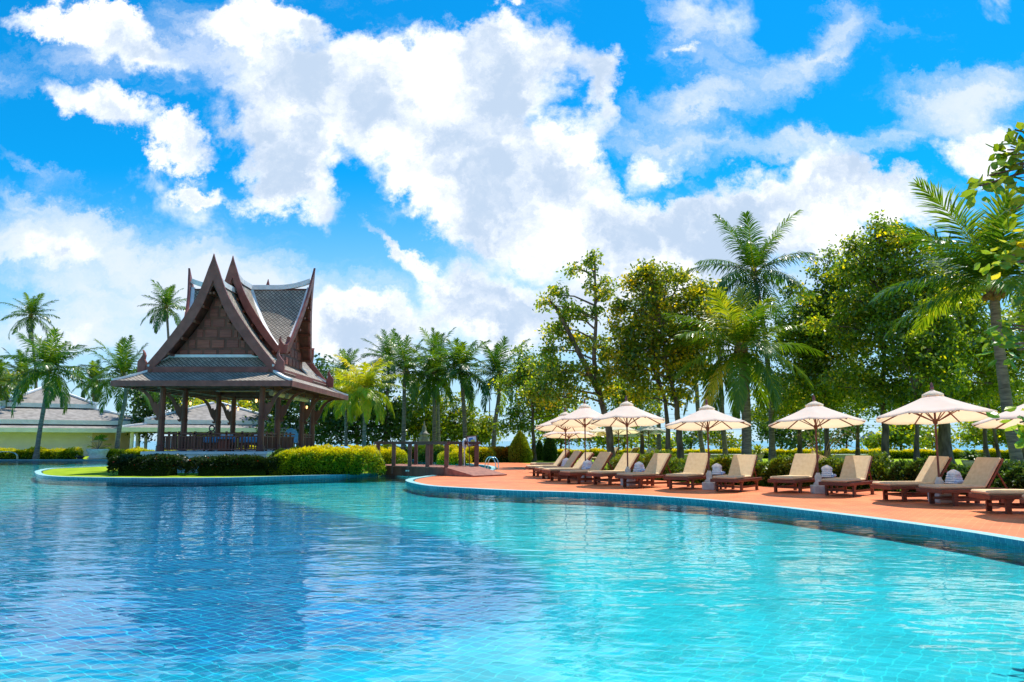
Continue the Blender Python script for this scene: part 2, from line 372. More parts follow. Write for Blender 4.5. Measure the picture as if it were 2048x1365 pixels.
# ------------------------------------------------------------------ broadleaf trees
def tree(path_px, D, lumps, label, mat='leaf', dens=1.0, leaf=(.24, .14), name='broadleaf_tree', r0=.2, group=None, cat='tree', tone0=.45, thick=1.0, seed=None, yellow=0.0, base_z=0.0, sig=.3, per=46, forks=None, sats=True):
    global rng
    rng = np.random.default_rng(seed if seed is not None else abs(hash(label)) % 9999 if False else len(label)*131 + int(D*7) + int(path_px[0][0]))
    pts = [V(px, py, D) for px, py in path_px]; pts[0] = Vector((pts[0].x, D, base_z))
    root = empty(name, pts[0]); tag(root, label, cat, group)
    o = pts[0].copy(); tr = [p - o for p in pts]
    for i in range(1, len(tr)): tr[i].y += rng.normal(0, .12)
    mb = MB(); n = len(tr)
    # resample trunk
    rs = []
    for i in range(n-1):
        for k in range(4): rs.append(tr[i].lerp(tr[i+1], k/4) + Vector((rng.normal(0, .02), rng.normal(0, .02), 0)))
    rs.append(tr[-1])
    rad = [r0*(1-.75*i/(len(rs)-1)) + r0*.35*max(0, 1-i/1.5) for i in range(len(rs))]
    mb.tube(rs, rad, 9)
    if forks:
        for fk in forks:
            q = [V(px, py, D) - o for px, py in fk]; q[0] = Vector((q[0].x, q[0].y, max(q[0].z, .0)))
            mb.tube(q, [r0*.75*(1-.6*i/(len(q)-1)) for i in range(len(q))], 8)
    s = D / 1593.0
    C = []; LN = []
    sat = []
    for (px, py, rx, ry) in lumps:
        for _ in range((3 if rx > 24 else 1) if sats else 0):
            a_ = rng.uniform(-.6, 3.7); sat.append((px+rx*1.12*math.cos(a_), py-ry*1.12*math.sin(a_), rx*.26, ry*.26))
    for (px, py, rx, ry) in list(lumps) + sat:
        c = np.array(V(px, py, D) - o); rx_ = rx*s; rz_ = ry*s; ry_ = rx_*thick
        k = max(4, int(dens * 10.5 * (rx_*rz_)**.5 * (rx_*rz_)**.5 / .55 + 2))
        d = rng.normal(size=(k, 3)); d /= np.linalg.norm(d, axis=1, keepdims=True); rr = rng.uniform(.15, 1, k)**.45
        c = c + np.array([0, rng.normal(0, .35*ry_), 0])
        C.append(c + d*rr[:, None]*np.array([rx_, ry_, rz_]))
        m = min(k, 7)
        cc = Vector(c); start = min(rs[len(rs)//3:], key=lambda p: (p - cc).length + max(0, p.z - cc.z + .3)*3)
        if cc.z > start.z - 1.0:
            mid = start.lerp(cc, .5) + Vector((0, 0, .25)); mb.tube([start, mid, cc], [r0*.3, r0*.2, r0*.1], 5, cap=False)
            for j in range(m):
                e = Vector(C[-1][j]); mb.tube([cc, cc.lerp(e, .55)+Vector((0, 0, .1)), e], [r0*.11, r0*.07, r0*.03], 4, cap=False)
        else:
            mb.tube([start, cc], [r0*.2, r0*.06], 5, cap=False)
    mb.build('trunk', M['bark'], root)
    C = np.concatenate(C); k = len(C)
    sz = rng.uniform(.7, 1.35, k)
    cnt = (per*sz**2*rng.uniform(.6, 1.3, k)).astype(int); idx = np.repeat(np.arange(k), cnt)
    off = rng.normal(size=(len(idx), 3)) * (sig*sz[idx])[:, None] * np.array([1, 1, .7])
    pos = C[idx] + off
    ctone = rng.normal(0, .10, k) + (rng.random(k) < yellow)*.38
    Q = leaf_quads(pos, leaf[0], leaf[1], .3, droop=.3)
    quad_mesh('crown', Q, tone0 + .17 + ctone[idx] + rng.normal(0, .17, len(idx)), M[mat], root)
    return root

# ------------------------------------------------------------------ hedges
def hedge(path, w, h, label, mat, leaf=(.09, .055), n=9000, expo=4.0, name='hedge', cat='hedge', group=None, topy=.5, tone0=.35, lumpy=.08, z0=0.0, fl=0.0, seed=3, round_ends=True):
    global rng
    rng = np.random.default_rng(seed)
    pts = [np.array([p[0], p[1], 0.0]) for p in path]
    root = empty(name, (pts[0][0], pts[0][1], z0)); tag(root, label, cat, group); o = pts[0].copy()
    seg = [np.linalg.norm(pts[i+1]-pts[i]) for i in range(len(pts)-1)]; tot = sum(seg)
    capL = w*.5 if round_ends else .05; n = int(n*1.5)
    s = rng.uniform(-capL, tot+capL, n); th = rng.uniform(0, math.pi, n)
    cum = np.concatenate([[0], np.cumsum(seg)]); P_ = np.array(pts)
    sc = np.clip(s, 0, tot)
    c = np.stack([np.interp(sc, cum, P_[:, k]) for k in range(3)], 1)
    i = np.clip(np.searchsorted(cum, sc, 'right')-1, 0, len(seg)-1); tg = np.array([(pts[j+1]-pts[j])/seg[j] for j in range(len(seg))])[i]
    nr = np.stack([-tg[:, 1], tg[:, 0], np.zeros(n)], 1)
    ov = np.where(s < 0, s, np.where(s > tot, s-tot, 0)); k = np.sqrt(np.clip(1-(ov/capL)**2, 0, 1))
    e = 2/expo
    cx = np.sign(np.cos(th))*np.abs(np.cos(th))**e; cz = np.abs(np.sin(th))**e
    lump = 1 + lumpy*(np.sin(s*2.1+seed)+np.sin(s*4.7+th*2)+np.sin(s*1.1+th*3+seed)+.8*np.sin(s*9+th*5))
    depth = 1 - .10*rng.random(n)**2
    pos = c + tg*ov[:, None] + nr*(cx*w*.5*k*lump*depth)[:, None]; z = cz*h*lump*depth*(k**(.35 if expo > 3 else .8)); pos[:, 2] = z0*0 + z
    pos = pos - o
    out = nr*(cx*1.2)[:, None]; out[:, 2] += cz*.8
    Q = leaf_quads(pos + rng.normal(0, leaf[0]*.35, (n, 3)), leaf[0], leaf[1], .3, dirs=out)
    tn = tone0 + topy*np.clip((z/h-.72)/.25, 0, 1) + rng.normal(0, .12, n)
    if fl: tn = np.where(rng.random(n) < fl, .99, np.clip(tn, 0, .95))
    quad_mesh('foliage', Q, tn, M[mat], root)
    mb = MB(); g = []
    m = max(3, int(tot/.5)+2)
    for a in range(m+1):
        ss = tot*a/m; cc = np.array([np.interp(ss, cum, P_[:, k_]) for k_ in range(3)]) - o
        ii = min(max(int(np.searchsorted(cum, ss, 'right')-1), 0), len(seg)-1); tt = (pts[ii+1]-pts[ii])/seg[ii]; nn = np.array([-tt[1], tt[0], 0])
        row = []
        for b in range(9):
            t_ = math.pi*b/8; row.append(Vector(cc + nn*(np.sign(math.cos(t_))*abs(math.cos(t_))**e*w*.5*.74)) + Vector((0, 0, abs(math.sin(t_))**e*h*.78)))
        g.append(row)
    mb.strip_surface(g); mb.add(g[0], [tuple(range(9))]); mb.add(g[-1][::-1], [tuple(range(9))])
    mb.build('twigs', M['core'], root)  # added solid dark core, blocks the view through the leaves
    return root
def blob_plant(c, prof, label, mat, n, leaf, name, cat, group=None, tone0=.4, topy=.3, seed=1, stem=None):
    """clipped lathe-shaped bush; prof [(r,z)...]"""
    global rng
    rng = np.random.default_rng(seed)
    root = empty(name, c); tag(root, label, cat, group)
    rs = np.array([p[0] for p in prof]); zs = np.array([p[1] for p in prof])
    z = rng.uniform(zs[0], zs[-1], n); r = np.interp(z, zs, rs)*(1-.12*rng.random(n)**2); a = rng.uniform(0, 2*math.pi, n)
    r *= 1+.04*np.sin(a*3+z*4)
    pos = np.stack([r*np.cos(a), r*np.sin(a), z], 1); out = np.stack([np.cos(a), np.sin(a), np.full(n, .5)], 1)
    Q = leaf_quads(pos, leaf[0], leaf[1], .3, dirs=out)
    quad_mesh('foliage', Q, tone0 + topy*(z-zs[0])/(zs[-1]-zs[0]) + rng.normal(0, .1, n), M[mat], root)
    mb = MB(); mb.lathe([(max(q[0]*.86, .01), q[1]*.96) for q in prof], 14, smooth=True); mb.build('twigs', M['core'], root)  # added dark core filling the bush, closes gaps between leaves
    return root

# ------------------------------------------------------------------ world, sun, camera
SUN = Vector((0.24, 0.32, 0.915)).normalized()
def build_world():
    w = bpy.data.worlds.new('World'); SC.world = w; w.use_nodes = True
    n = w.node_tree.nodes; l = w.node_tree.links; bg = n['Background']
    def math_(op, a, b=None, c=None, clamp=False):
        q = n.new('ShaderNodeMath'); q.operation = op; q.use_clamp = clamp
        for i, x in enumerate((a, b, c)):
            if x is None: continue
            if isinstance(x, (int, float)): q.inputs[i].default_value = x
            else: l.new(x, q.inputs[i])
        return q.outputs[0]
    sky = n.new('ShaderNodeTexSky'); sky.sky_type = 'NISHITA'; sky.sun_disc = False
    sky.sun_elevation = math.asin(SUN.z); sky.sun_rotation = math.atan2(SUN.x, SUN.y); sky.air_density = 1.0; sky.dust_density = .3; sky.ozone_density = 2.0
    tint = n.new('ShaderNodeVectorMath'); tint.operation = 'MULTIPLY'; l.new(sky.outputs[0], tint.inputs[0]); tint.inputs[1].default_value = SKYTINT
    tc = n.new('ShaderNodeTexCoord'); sp = n.new('ShaderNodeSeparateXYZ'); l.new(tc.outputs['Generated'], sp.inputs[0])
    ay = math_('MAXIMUM', math_('ABSOLUTE', sp.outputs[1]), .22)
    gx = math_('DIVIDE', sp.outputs[0], ay); gz = math_('DIVIDE', math_('ABSOLUTE', sp.outputs[2]), ay)
    cb = n.new('ShaderNodeCombineXYZ'); l.new(gx, cb.inputs[0]); l.new(gz, cb.inputs[1])
    # ragged edges: warp the coordinates
    wn = n.new('ShaderNodeTexNoise'); wn.inputs['Scale'].default_value = 7; wn.inputs['Detail'].default_value = 7; wn.inputs['Roughness'].default_value = .68; l.new(cb.outputs[0], wn.inputs['Vector'])
    ws = n.new('ShaderNodeVectorMath'); ws.operation = 'SUBTRACT'; ws.inputs[1].default_value = (.5, .5, .5); l.new(wn.outputs['Color'], ws.inputs[0])
    wk = n.new('ShaderNodeVectorMath'); wk.operation = 'SCALE'; wk.inputs['Scale'].default_value = .17; l.new(ws.outputs[0], wk.inputs[0])
    wa = n.new('ShaderNodeVectorMath'); wa.operation = 'ADD'; l.new(cb.outputs[0], wa.inputs[0]); l.new(wk.outputs[0], wa.inputs[1])
    def G(px, py):
        r = ray(px, py); return r.x/r.y, r.z/r.y
    def blob_sum(blobs, start=0.0):
        acc = None
        for (px, py, rx, ry, ang, wt) in blobs:
            cx, cz = G(px, py)
            mp = n.new('ShaderNodeMapping'); mp.vector_type = 'TEXTURE'
            mp.inputs['Location'].default_value = (cx, cz, 0); mp.inputs['Rotation'].default_value = (0, 0, R(-ang)); mp.inputs['Scale'].default_value = (rx/F*1.08, ry/F*1.08, 1)
            l.new(wa.outputs[0], mp.inputs['Vector'])
            gr = n.new('ShaderNodeTexGradient'); gr.gradient_type = 'SPHERICAL'; l.new(mp.outputs[0], gr.inputs[0])
            acc = math_('MULTIPLY_ADD', gr.outputs['Fac'], wt, acc if acc is not None else start)
        return acc
    thick = blob_sum(CUMULUS); thin = blob_sum(WISPS)
    fb = n.new('ShaderNodeTexNoise'); fb.inputs['Scale'].default_value = 5.5; fb.inputs['Detail'].default_value = 10; fb.inputs['Roughness'].default_value = .6; fb.inputs['Distortion'].default_value = .25
    l.new(cb.outputs[0], fb.inputs['Vector'])
    fb2 = n.new('ShaderNodeTexNoise'); fb2.inputs['Scale'].default_value = 3.2; fb2.inputs['Detail'].default_value = 8; fb2.inputs['Roughness'].default_value = .62
    mp2 = n.new('ShaderNodeMapping'); mp2.inputs['Rotation'].default_value = (0, 0, R(28)); mp2.inputs['Scale'].default_value = (1, 3.2, 1); l.new(wa.outputs[0], mp2.inputs[0]); l.new(mp2.outputs[0], fb2.inputs['Vector'])
    def smooth(x, a, b, lo=0.0, hi=1.0):
        q = n.new('ShaderNodeMapRange'); q.interpolation_type = 'SMOOTHSTEP'; l.new(x, q.inputs[0])
        for i, vv in enumerate((a, b, lo, hi)): q.inputs[i+1].default_value = vv
        return q.outputs[0]
    dens = math_('ADD', math_('MULTIPLY', math_('SUBTRACT', fb.outputs['Fac'], .5), 2.3), math_('MINIMUM', thick, 1.05))
    A = smooth(dens, .16, .60)
    wis = math_('ADD', math_('MULTIPLY', math_('SUBTRACT', fb2.outputs['Fac'], .5), 2.2), math_('MINIMUM', thin, .9))
    B = smooth(wis, .05, .95, 0, .9)
    # cloud body shading: bright rims and tops, grey-blue where thick
    sh = n.new('ShaderNodeTexNoise'); sh.inputs['Scale'].default_value = 9; sh.inputs['Detail'].default_value = 9; sh.inputs['Roughness'].default_value = .55
    mp3 = n.new('ShaderNodeMapping'); mp3.inputs['Location'].default_value = (.3, .35, 0); l.new(wa.outputs[0], mp3.inputs[0]); l.new(mp3.outputs[0], sh.inputs['Vector'])
    core = smooth(math_('ADD', math_('MULTIPLY', math_('SUBTRACT', sh.outputs['Fac'], .5), 2.4), math_('MULTIPLY', dens, .5)), .0, .72)
    cc = n.new('ShaderNodeMix'); cc.data_type = 'RGBA'; l.new(core, cc.inputs[0])
    cc.inputs[6].default_value = rgba([CLOUD*x for x in (1.10, 1.11, 1.13)]); cc.inputs[7].default_value = rgba([CLOUD*x for x in (.52, .65, .83)])
    low = smooth(gz, .0, .36, .85, 0)     # whiter air towards the horizon
    m0 = n.new('ShaderNodeMix'); m0.data_type = 'RGBA'; l.new(low, m0.inputs[0]); l.new(tint.outputs[0], m0.inputs[6]); m0.inputs[7].default_value = rgba([CLOUD*x for x in (.62, .78, .95)])
    m1 = n.new('ShaderNodeMix'); m1.data_type = 'RGBA'; l.new(B, m1.inputs[0]); l.new(m0.outputs[2], m1.inputs[6]); m1.inputs[7].default_value = rgba([CLOUD*x for x in (.80, .87, .98)])
    m2 = n.new('ShaderNodeMix'); m2.data_type = 'RGBA'; l.new(A, m2.inputs[0]); l.new(m1.outputs[2], m2.inputs[6]); l.new(cc.outputs[2], m2.inputs[7])
    l.new(m2.outputs[2], bg.inputs['Color']); bg.inputs['Strength'].default_value = .1
    w.cycles.sampling_method = 'MANUAL'; w.cycles.sample_map_resolution = 512
SKYTINT = (.02, .92, 1.38)
CLOUD = 8.3
CUMULUS = [  # px, py, rx, ry, angle, weight
 (640, 150, 210, 130, 10, .8), (850, 130, 230, 120, -5, .9), (1040, 120, 130, 90, 0, .7), (560, 300, 130, 130, 0, .8), (800, 250, 240, 130, 0, .8),
 (990, 300, 200, 170, 0, .9), (640, 410, 150, 80, 20, .75), (600, 300, 110, 100, 0, .4), (960, 420, 170, 110, 20, .8), (1130, 330, 120, 110, 0, .7), (1230, 430, 170, 110, 0, .8),
 (1060, 470, 150, 80, 10, .7), (800, 520, 80, 40, 40, .7), (760, 470, 70, 30, 50, .5), (1200, 170, 60, 110, -8, .8), (1240, 120, 60, 60, 0, .5),
 (500, 220, 130, 120, 20, .6), (900, 180, 300, 130, 0, .5), (860, 400, 130, 90, 30, .5), (1300, 450, 160, 100, 0, .7), (1160, 250, 90, 100, 0, .35), (940, 590, 140, 90, 0, 1.0), (700, 640, 120, 70, 0, .95), (1330, 330, 90, 55, 0, .8), (1450, 400, 120, 80, 0, .8), (1640, 370, 130, 90, 0, .95), (1730, 400, 130, 90, 0, .9),
 (1500, 470, 280, 100, 0, .9), (1380, 520, 200, 90, 0, .8), (1250, 560, 200, 100, 0, .9), (1960, 300, 120, 60, -10, .9), (1850, 420, 120, 90, 0, .8),
 (1060, 650, 160, 90, 0, .8), (820, 680, 260, 60, 0, .7), (220, 210, 150, 60, 32, .95), (365, 290, 80, 50, 15, .95), (270, 90, 170, 75, 38, .9), (130, 20, 190, 50, 0, .85),
 (170, 660, 80, 50, 0, .6), (430, 60, 130, 60, 20, .7), (560, 30, 180, 50, 10, .7), (410, 375, 80, 22, 15, .55), (500, 70, 100, 50, 30, .5), (1380, 95, 40, 22, 0, .5), (1020, 20, 50, 20, 0, .5), (120, 510, 220, 40, 0, .45)]
WISPS = [(90, 500, 330, 90, 5, .9), (300, 560, 330, 80, 0, .8), (160, 640, 260, 90, 0, .8), (60, 400, 260, 50, 20, .6), (430, 90, 200, 110, 20, .7), (250, 100, 230, 90, 30, .6), (60, 330, 160, 30, 25, .5),
 (1420, 190, 240, 110, -25, .85), (1640, 90, 200, 80, -40, .65), (1960, 200, 300, 90, -20, .95), (1380, 60, 130, 80, 30, .6), (500, 100, 220, 110, 20, .6), (1560, 290, 300, 60, 0, .6), (520, 620, 260, 100, 0, .7), (900, 640, 700, 130, 0, .6), (1500, 600, 800, 160, 0, .7), (1400, 30, 160, 50, 30, .5), (850, 420, 200, 80, 30, .4)]
build_world()
sun = bpy.data.objects.new('sun', bpy.data.lights.new('sun', 'SUN')); COL.objects.link(sun)
sun.data.energy = 4.6; sun.data.angle = R(.53); sun.data.color = (1.0, .94, .84); sun.rotation_euler = SUN.to_track_quat('Z', 'Y').to_euler(); sun.location = (20, 30, 60)
cam = bpy.data.objects.new('camera', bpy.data.cameras.new('camera')); COL.objects.link(cam); SC.camera = cam
cam.data.lens = 28; cam.data.sensor_width = 36; cam.data.clip_end = 20000; cam.data.clip_start = .1
cam.location = (0, 0, CAMZ); cam.rotation_euler = (math.pi/2 + TH, 0, 0)
SC.view_settings.view_transform = 'Standard'; SC.view_settings.look = 'None'; SC.view_settings.gamma = 1; SC.view_settings.exposure = .42
SC.cycles.max_bounces = 8; SC.cycles.transparent_max_bounces = 12; SC.cycles.diffuse_bounces = 5; SC.cycles.glossy_bounces = 4; SC.cycles.caustics_reflective = False; SC.cycles.caustics_refractive = False
SC.cycles.sample_clamp_indirect = 6; SC.cycles.use_denoising = True

# ------------------------------------------------------------------ setting: pool, island, deck, lawn, sea
def catmull(pts, k=6, closed=True):
    out = []; n = len(pts)
    for i in range(n if closed else n-1):
        p0, p1, p2, p3 = [Vector(pts[(i+j) % n] if closed else pts[min(max(i+j, 0), n-1)]) for j in (-1, 0, 1, 2)]
        for a in range(k):
            t = a/k; out.append(.5*((2*p1)+(p2-p0)*t+(2*p0-5*p1+4*p2-p3)*t*t+(3*p1-p0-3*p2+p3)*t**3))
    if not closed: out.append(Vector(pts[-1]))
    return out
right_edge = [P(x, y).xy for x, y in ((977, 933), (984, 938), (969, 943), (940, 947), (893, 950.5), (869.5, 951), (840, 955), (820, 958.5), (813, 963), (836, 969.6), (869.5, 974), (936, 978), (1024, 982.5), (1124, 985.5), (1224, 989.5), (1324, 995.5), (1424, 1003), (1524, 1012.5), (1624, 1024), (1724, 1036.5), (1824, 1050), (1940, 1067), (2048, 1085))]
pool = [tuple(p) for p in right_edge] + [(7.95, 9.8), (7.6, 7.6), (6.6, 5.6), (4.5, 3.9), (1.5, 2.9), (-5, 2.5), (-15, 4), (-28, 10), (-45, 25), (-60, 42), (-64, 56), (-56, 64), (-41, 65), (-32, 65), (-22, 65.5), (-14, 66), (-8.2, 65), (-4.2, 55.6), (-2.35, 51.5)]
POOL = [Vector((p[0], p[1], 0)) for p in catmull([Vector((x, y, 0)) for x, y in pool], 5)]
isl = [P(x, y).xy for x, y in ((75, 942), (71, 946), (80, 951), (110, 954), (154, 955.5), (246, 957), (345, 957.3), (456, 956.5), (603, 952.5), (720, 949.3), (772, 945))]
isl = [tuple(p) for p in isl] + [(-5.6, 40), (-6.2, 45), (-7.5, 52), (-10.5, 56), (-16, 57.5), (-21, 54.5), (-23.2, 49.5), P(231, 932).xy[:], P(154, 935).xy[:], P(100, 937.5).xy[:]]
ISL = catmull([Vector((p[0], p[1], 0)) for p in isl], 5)
def area(c): return .5*sum(c[i].x*c[(i+1) % len(c)].y - c[(i+1) % len(c)].x*c[i].y for i in range(len(c)))
if area(POOL) < 0: POOL.reverse()
if area(ISL) < 0: ISL.reverse()
def poly(name, loops, z, mat, kind='structure'):
    vs = [Vector((p.x, p.y, z)) for lp in loops for p in lp]
    tri = tessellate_polygon([[Vector((p.x, p.y, 0)) for p in lp] for lp in loops])
    me = bpy.data.meshes.new(name); me.from_pydata([tuple(v) for v in vs], [], [tuple(t) for t in tri]); me.materials.append(mat)
    import bmesh
    bm = bmesh.new(); bm.from_mesh(me)
    for f in bm.faces:
        f.normal_update()
        if f.normal.z < 0: f.normal_flip()
    bm.to_mesh(me); bm.free()
    o = bpy.data.objects.new(name, me); COL.objects.link(o)
    if kind: o['kind'] = kind
    return o
def offset(c, d):
    out = []; n = len(c)
    for i in range(n):
        t = (c[(i+1) % n]-c[i-1]).normalized(); out.append(c[i] + Vector((t.y, -t.x, 0))*d)   # outward for CCW
    return out
M['grass'] = mat_noise('lawn_grass', (.20, .32, .012), (.34, .46, .02), 1.3, .95, .8, 60, detail=9, spec=.1)
M['deck'] = mat_tile('terracotta_paving', (.68, .165, .055), (.78, .215, .075), (.84, .34, .15), 0.14, rot=.6, rough=.5, mortar=.05, ratio=2, offset=.5, bump=.1, spec=.3, noise_c=(.8, .74, 1.14))
M['coptop'] = mat_tile('coping_mosaic', (.22, .60, .62), (.34, .70, .70), (.60, .80, .80), .1, coords='UV', rough=.3, mortar=.1)
M['copface'] = mat_tile('pool_wall_tile', (.008, .17, .25), (.02, .25, .32), (.06, .36, .42), .14, coords='UV', rough=.2, mortar=.05)
M['shallow'] = mat_tile('turquoise_mosaic', (.0, .43, .50), (.0, .50, .56), (.03, .62, .66), .17, rot=.25, rough=.4, distort=.24, mortar=.055, bump=0, noise_c=(1.1, .86, 1.15))
M['deep'] = mat_tile('dark_blue_mosaic', (.0, .085, .29), (.0, .13, .36), (.015, .38, .62), .17, rot=.62, rough=.4, distort=.24, mortar=.06, bump=0, noise_c=(.7, .8, 1.2))
M['sea'] = mat_noise('sea_water', (.02, .22, .34), (.04, .30, .42), .05, .25, .4, 2)
M['isle'] = mat_noise('hazed_island_forest', (.02, .06, .10), (.04, .10, .16), .05, .95)  # distance haze put into the forest colour as a blue tint
def coping(name, loop, sgn, zt=.022):
    """wide mosaic top lying on the land side and the tiled pool wall below"""
    inner = loop; outer = offset(loop, .24*sgn); lip = offset(loop, -.03*sgn); n = len(loop)
    me = bpy.data.meshes.new(name); vs = []; fs = []; uv = []; mi = []
    u = [0.0]
    for i in range(n): u.append(u[-1] + (loop[(i+1) % n]-loop[i]).length)
    rows = [(outer, -.02, .40), (outer, zt, .36), (lip, zt, 0.0), (lip, -.05, -.07), (inner, -.052, -.09), (inner, -.36, -.40)]
    for lp, z, v in rows: vs += [(p.x, p.y, z) for p in lp]
    for r_ in range(len(rows)-1):
        for i in range(n):
            j = (i+1) % n; f = (r_*n+i, r_*n+j, (r_+1)*n+j, (r_+1)*n+i)
            q = [(u[i], rows[r_][2]), (u[i+1], rows[r_][2]), (u[i+1], rows[r_+1][2]), (u[i], rows[r_+1][2])]
            if sgn < 0: f = f[::-1]; q = q[::-1]
            fs.append(f); uv += q; mi.append(0 if r_ < 2 else 1)
    me.from_pydata(vs, [], fs); me.materials.append(M['coptop']); me.materials.append(M['copface'])
    lay = me.uv_layers.new(name='UVMap'); lay.data.foreach_set('uv', [c for q in uv for c in q]); me.polygons.foreach_set('material_index', mi); me.update()
    o = bpy.data.objects.new(name, me); COL.objects.link(o); o['kind'] = 'structure'; return o
coping('pool_coping', POOL, 1); coping('island_coping', ISL, -1)
big = [Vector(p) for p in ((-400, -60, 0), (400, -60, 0), (400, 108, 0), (-400, 108, 0))]
poly('lawn', [big, offset(POOL, .3)], -.012, M['grass'])
poly('island_lawn', [offset(ISL, -.3)], -.012, M['grass'])
# terracotta deck: pool side from the ladder nook round to behind the camera, outer side along the shrubs
i0 = min(range(len(POOL)), key=lambda i: (POOL[i]-Vector((-2.9, 53.3, 0))).length)
i1 = min(range(len(POOL)), key=lambda i: (POOL[i]-Vector((-28, 10, 0))).length)
op = offset(POOL, .31)
edge = []; i = i0
while i != i1: edge.append(op[i]); i = (i-1) % len(POOL)
outer = [Vector(p) for p in ((-30, 6, 0), (-10, -8, 0), (14, -8, 0), (19, 2, 0), (19, 14, 0), (15.3, 18.5, 0), (13.6, 21.4, 0), (11.9, 23.9, 0), (9.6, 26.2, 0), (7.6, 27.6, 0), (6.3, 29.6, 0), (5.2, 32.4, 0), (4.8, 36, 0), (4.6, 41, 0), (3.4, 46, 0), (2.2, 53, 0), (0, 56.5, 0), (-2.6, 56, 0))]
poly('pool_deck', [edge + outer], 0.0, M['deck'])
deepz = -.31
dk = [P(x, y, deepz).xy for x, y in ((500, 987), (580, 1003), (640, 1016), (720, 1034), (800, 1052), (900, 1074), (1000, 1098), (1060, 1128), (1090, 1165), (1095, 1205), (1065, 1250), (960, 1290), (820, 1312), (640, 1326), (420, 1340), (240, 1350))]
dk = [tuple(p) for p in dk] + [(-4.6, 6.6), (-7, 7.6), (-9, 9.5), (-11, 13), (-13, 18), (-14.5, 24), (-16, 30), (-16.5, 33), (-13, 33.2), (-10.5, 32)]
DK = catmull([Vector((p[0], p[1], 0)) for p in dk], 4)
def floor_mat():
    m = bpy.data.materials.new('pool_mosaic'); n, l = nt(m); b = n['Principled BSDF']; b.inputs['Roughness'].default_value = .45
    tc = n.new('ShaderNodeTexCoord'); src = tc.outputs['Object']
    for sc_, am in ((1.6, .22), (5.5, .10)):  # water's refraction wobble put into the tile pattern by warped coordinates
        ns = n.new('ShaderNodeTexNoise'); ns.inputs['Scale'].default_value = sc_; ns.inputs['Detail'].default_value = 1.5; l.new(tc.outputs['Object'], ns.inputs['Vector'])
        q = n.new('ShaderNodeVectorMath'); q.operation = 'SUBTRACT'; q.inputs[1].default_value = (.5, .5, .5); l.new(ns.outputs['Color'], q.inputs[0])
        k = n.new('ShaderNodeVectorMath'); k.operation = 'SCALE'; k.inputs['Scale'].default_value = am; l.new(q.outputs[0], k.inputs[0])
        a_ = n.new('ShaderNodeVectorMath'); a_.operation = 'ADD'; l.new(src, a_.inputs[0]); l.new(k.outputs[0], a_.inputs[1]); src = a_.outputs[0]
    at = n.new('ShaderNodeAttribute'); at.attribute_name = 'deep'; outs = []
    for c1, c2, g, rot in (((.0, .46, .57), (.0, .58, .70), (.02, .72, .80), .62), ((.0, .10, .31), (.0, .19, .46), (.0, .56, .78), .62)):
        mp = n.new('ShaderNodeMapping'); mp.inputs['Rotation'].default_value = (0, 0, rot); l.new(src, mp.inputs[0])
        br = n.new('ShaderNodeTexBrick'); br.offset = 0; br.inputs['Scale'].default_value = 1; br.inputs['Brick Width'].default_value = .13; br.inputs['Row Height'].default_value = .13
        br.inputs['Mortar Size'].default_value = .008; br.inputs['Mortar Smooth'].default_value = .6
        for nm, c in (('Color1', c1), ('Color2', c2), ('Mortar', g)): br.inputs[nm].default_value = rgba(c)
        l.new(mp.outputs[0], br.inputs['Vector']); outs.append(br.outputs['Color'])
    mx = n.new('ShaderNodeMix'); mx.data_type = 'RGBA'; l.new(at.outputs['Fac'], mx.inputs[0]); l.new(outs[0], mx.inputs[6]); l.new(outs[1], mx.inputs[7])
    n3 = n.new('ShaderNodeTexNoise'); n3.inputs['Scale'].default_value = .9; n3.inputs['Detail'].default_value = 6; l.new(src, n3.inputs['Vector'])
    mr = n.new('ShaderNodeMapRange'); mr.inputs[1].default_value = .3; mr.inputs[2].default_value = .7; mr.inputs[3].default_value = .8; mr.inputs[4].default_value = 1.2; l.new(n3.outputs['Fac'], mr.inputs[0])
    vm = n.new('ShaderNodeVectorMath'); vm.operation = 'SCALE'; l.new(mx.outputs[2], vm.inputs[0]); l.new(mr.outputs[0], vm.inputs['Scale']); l.new(vm.outputs[0], b.inputs['Base Color']); return m
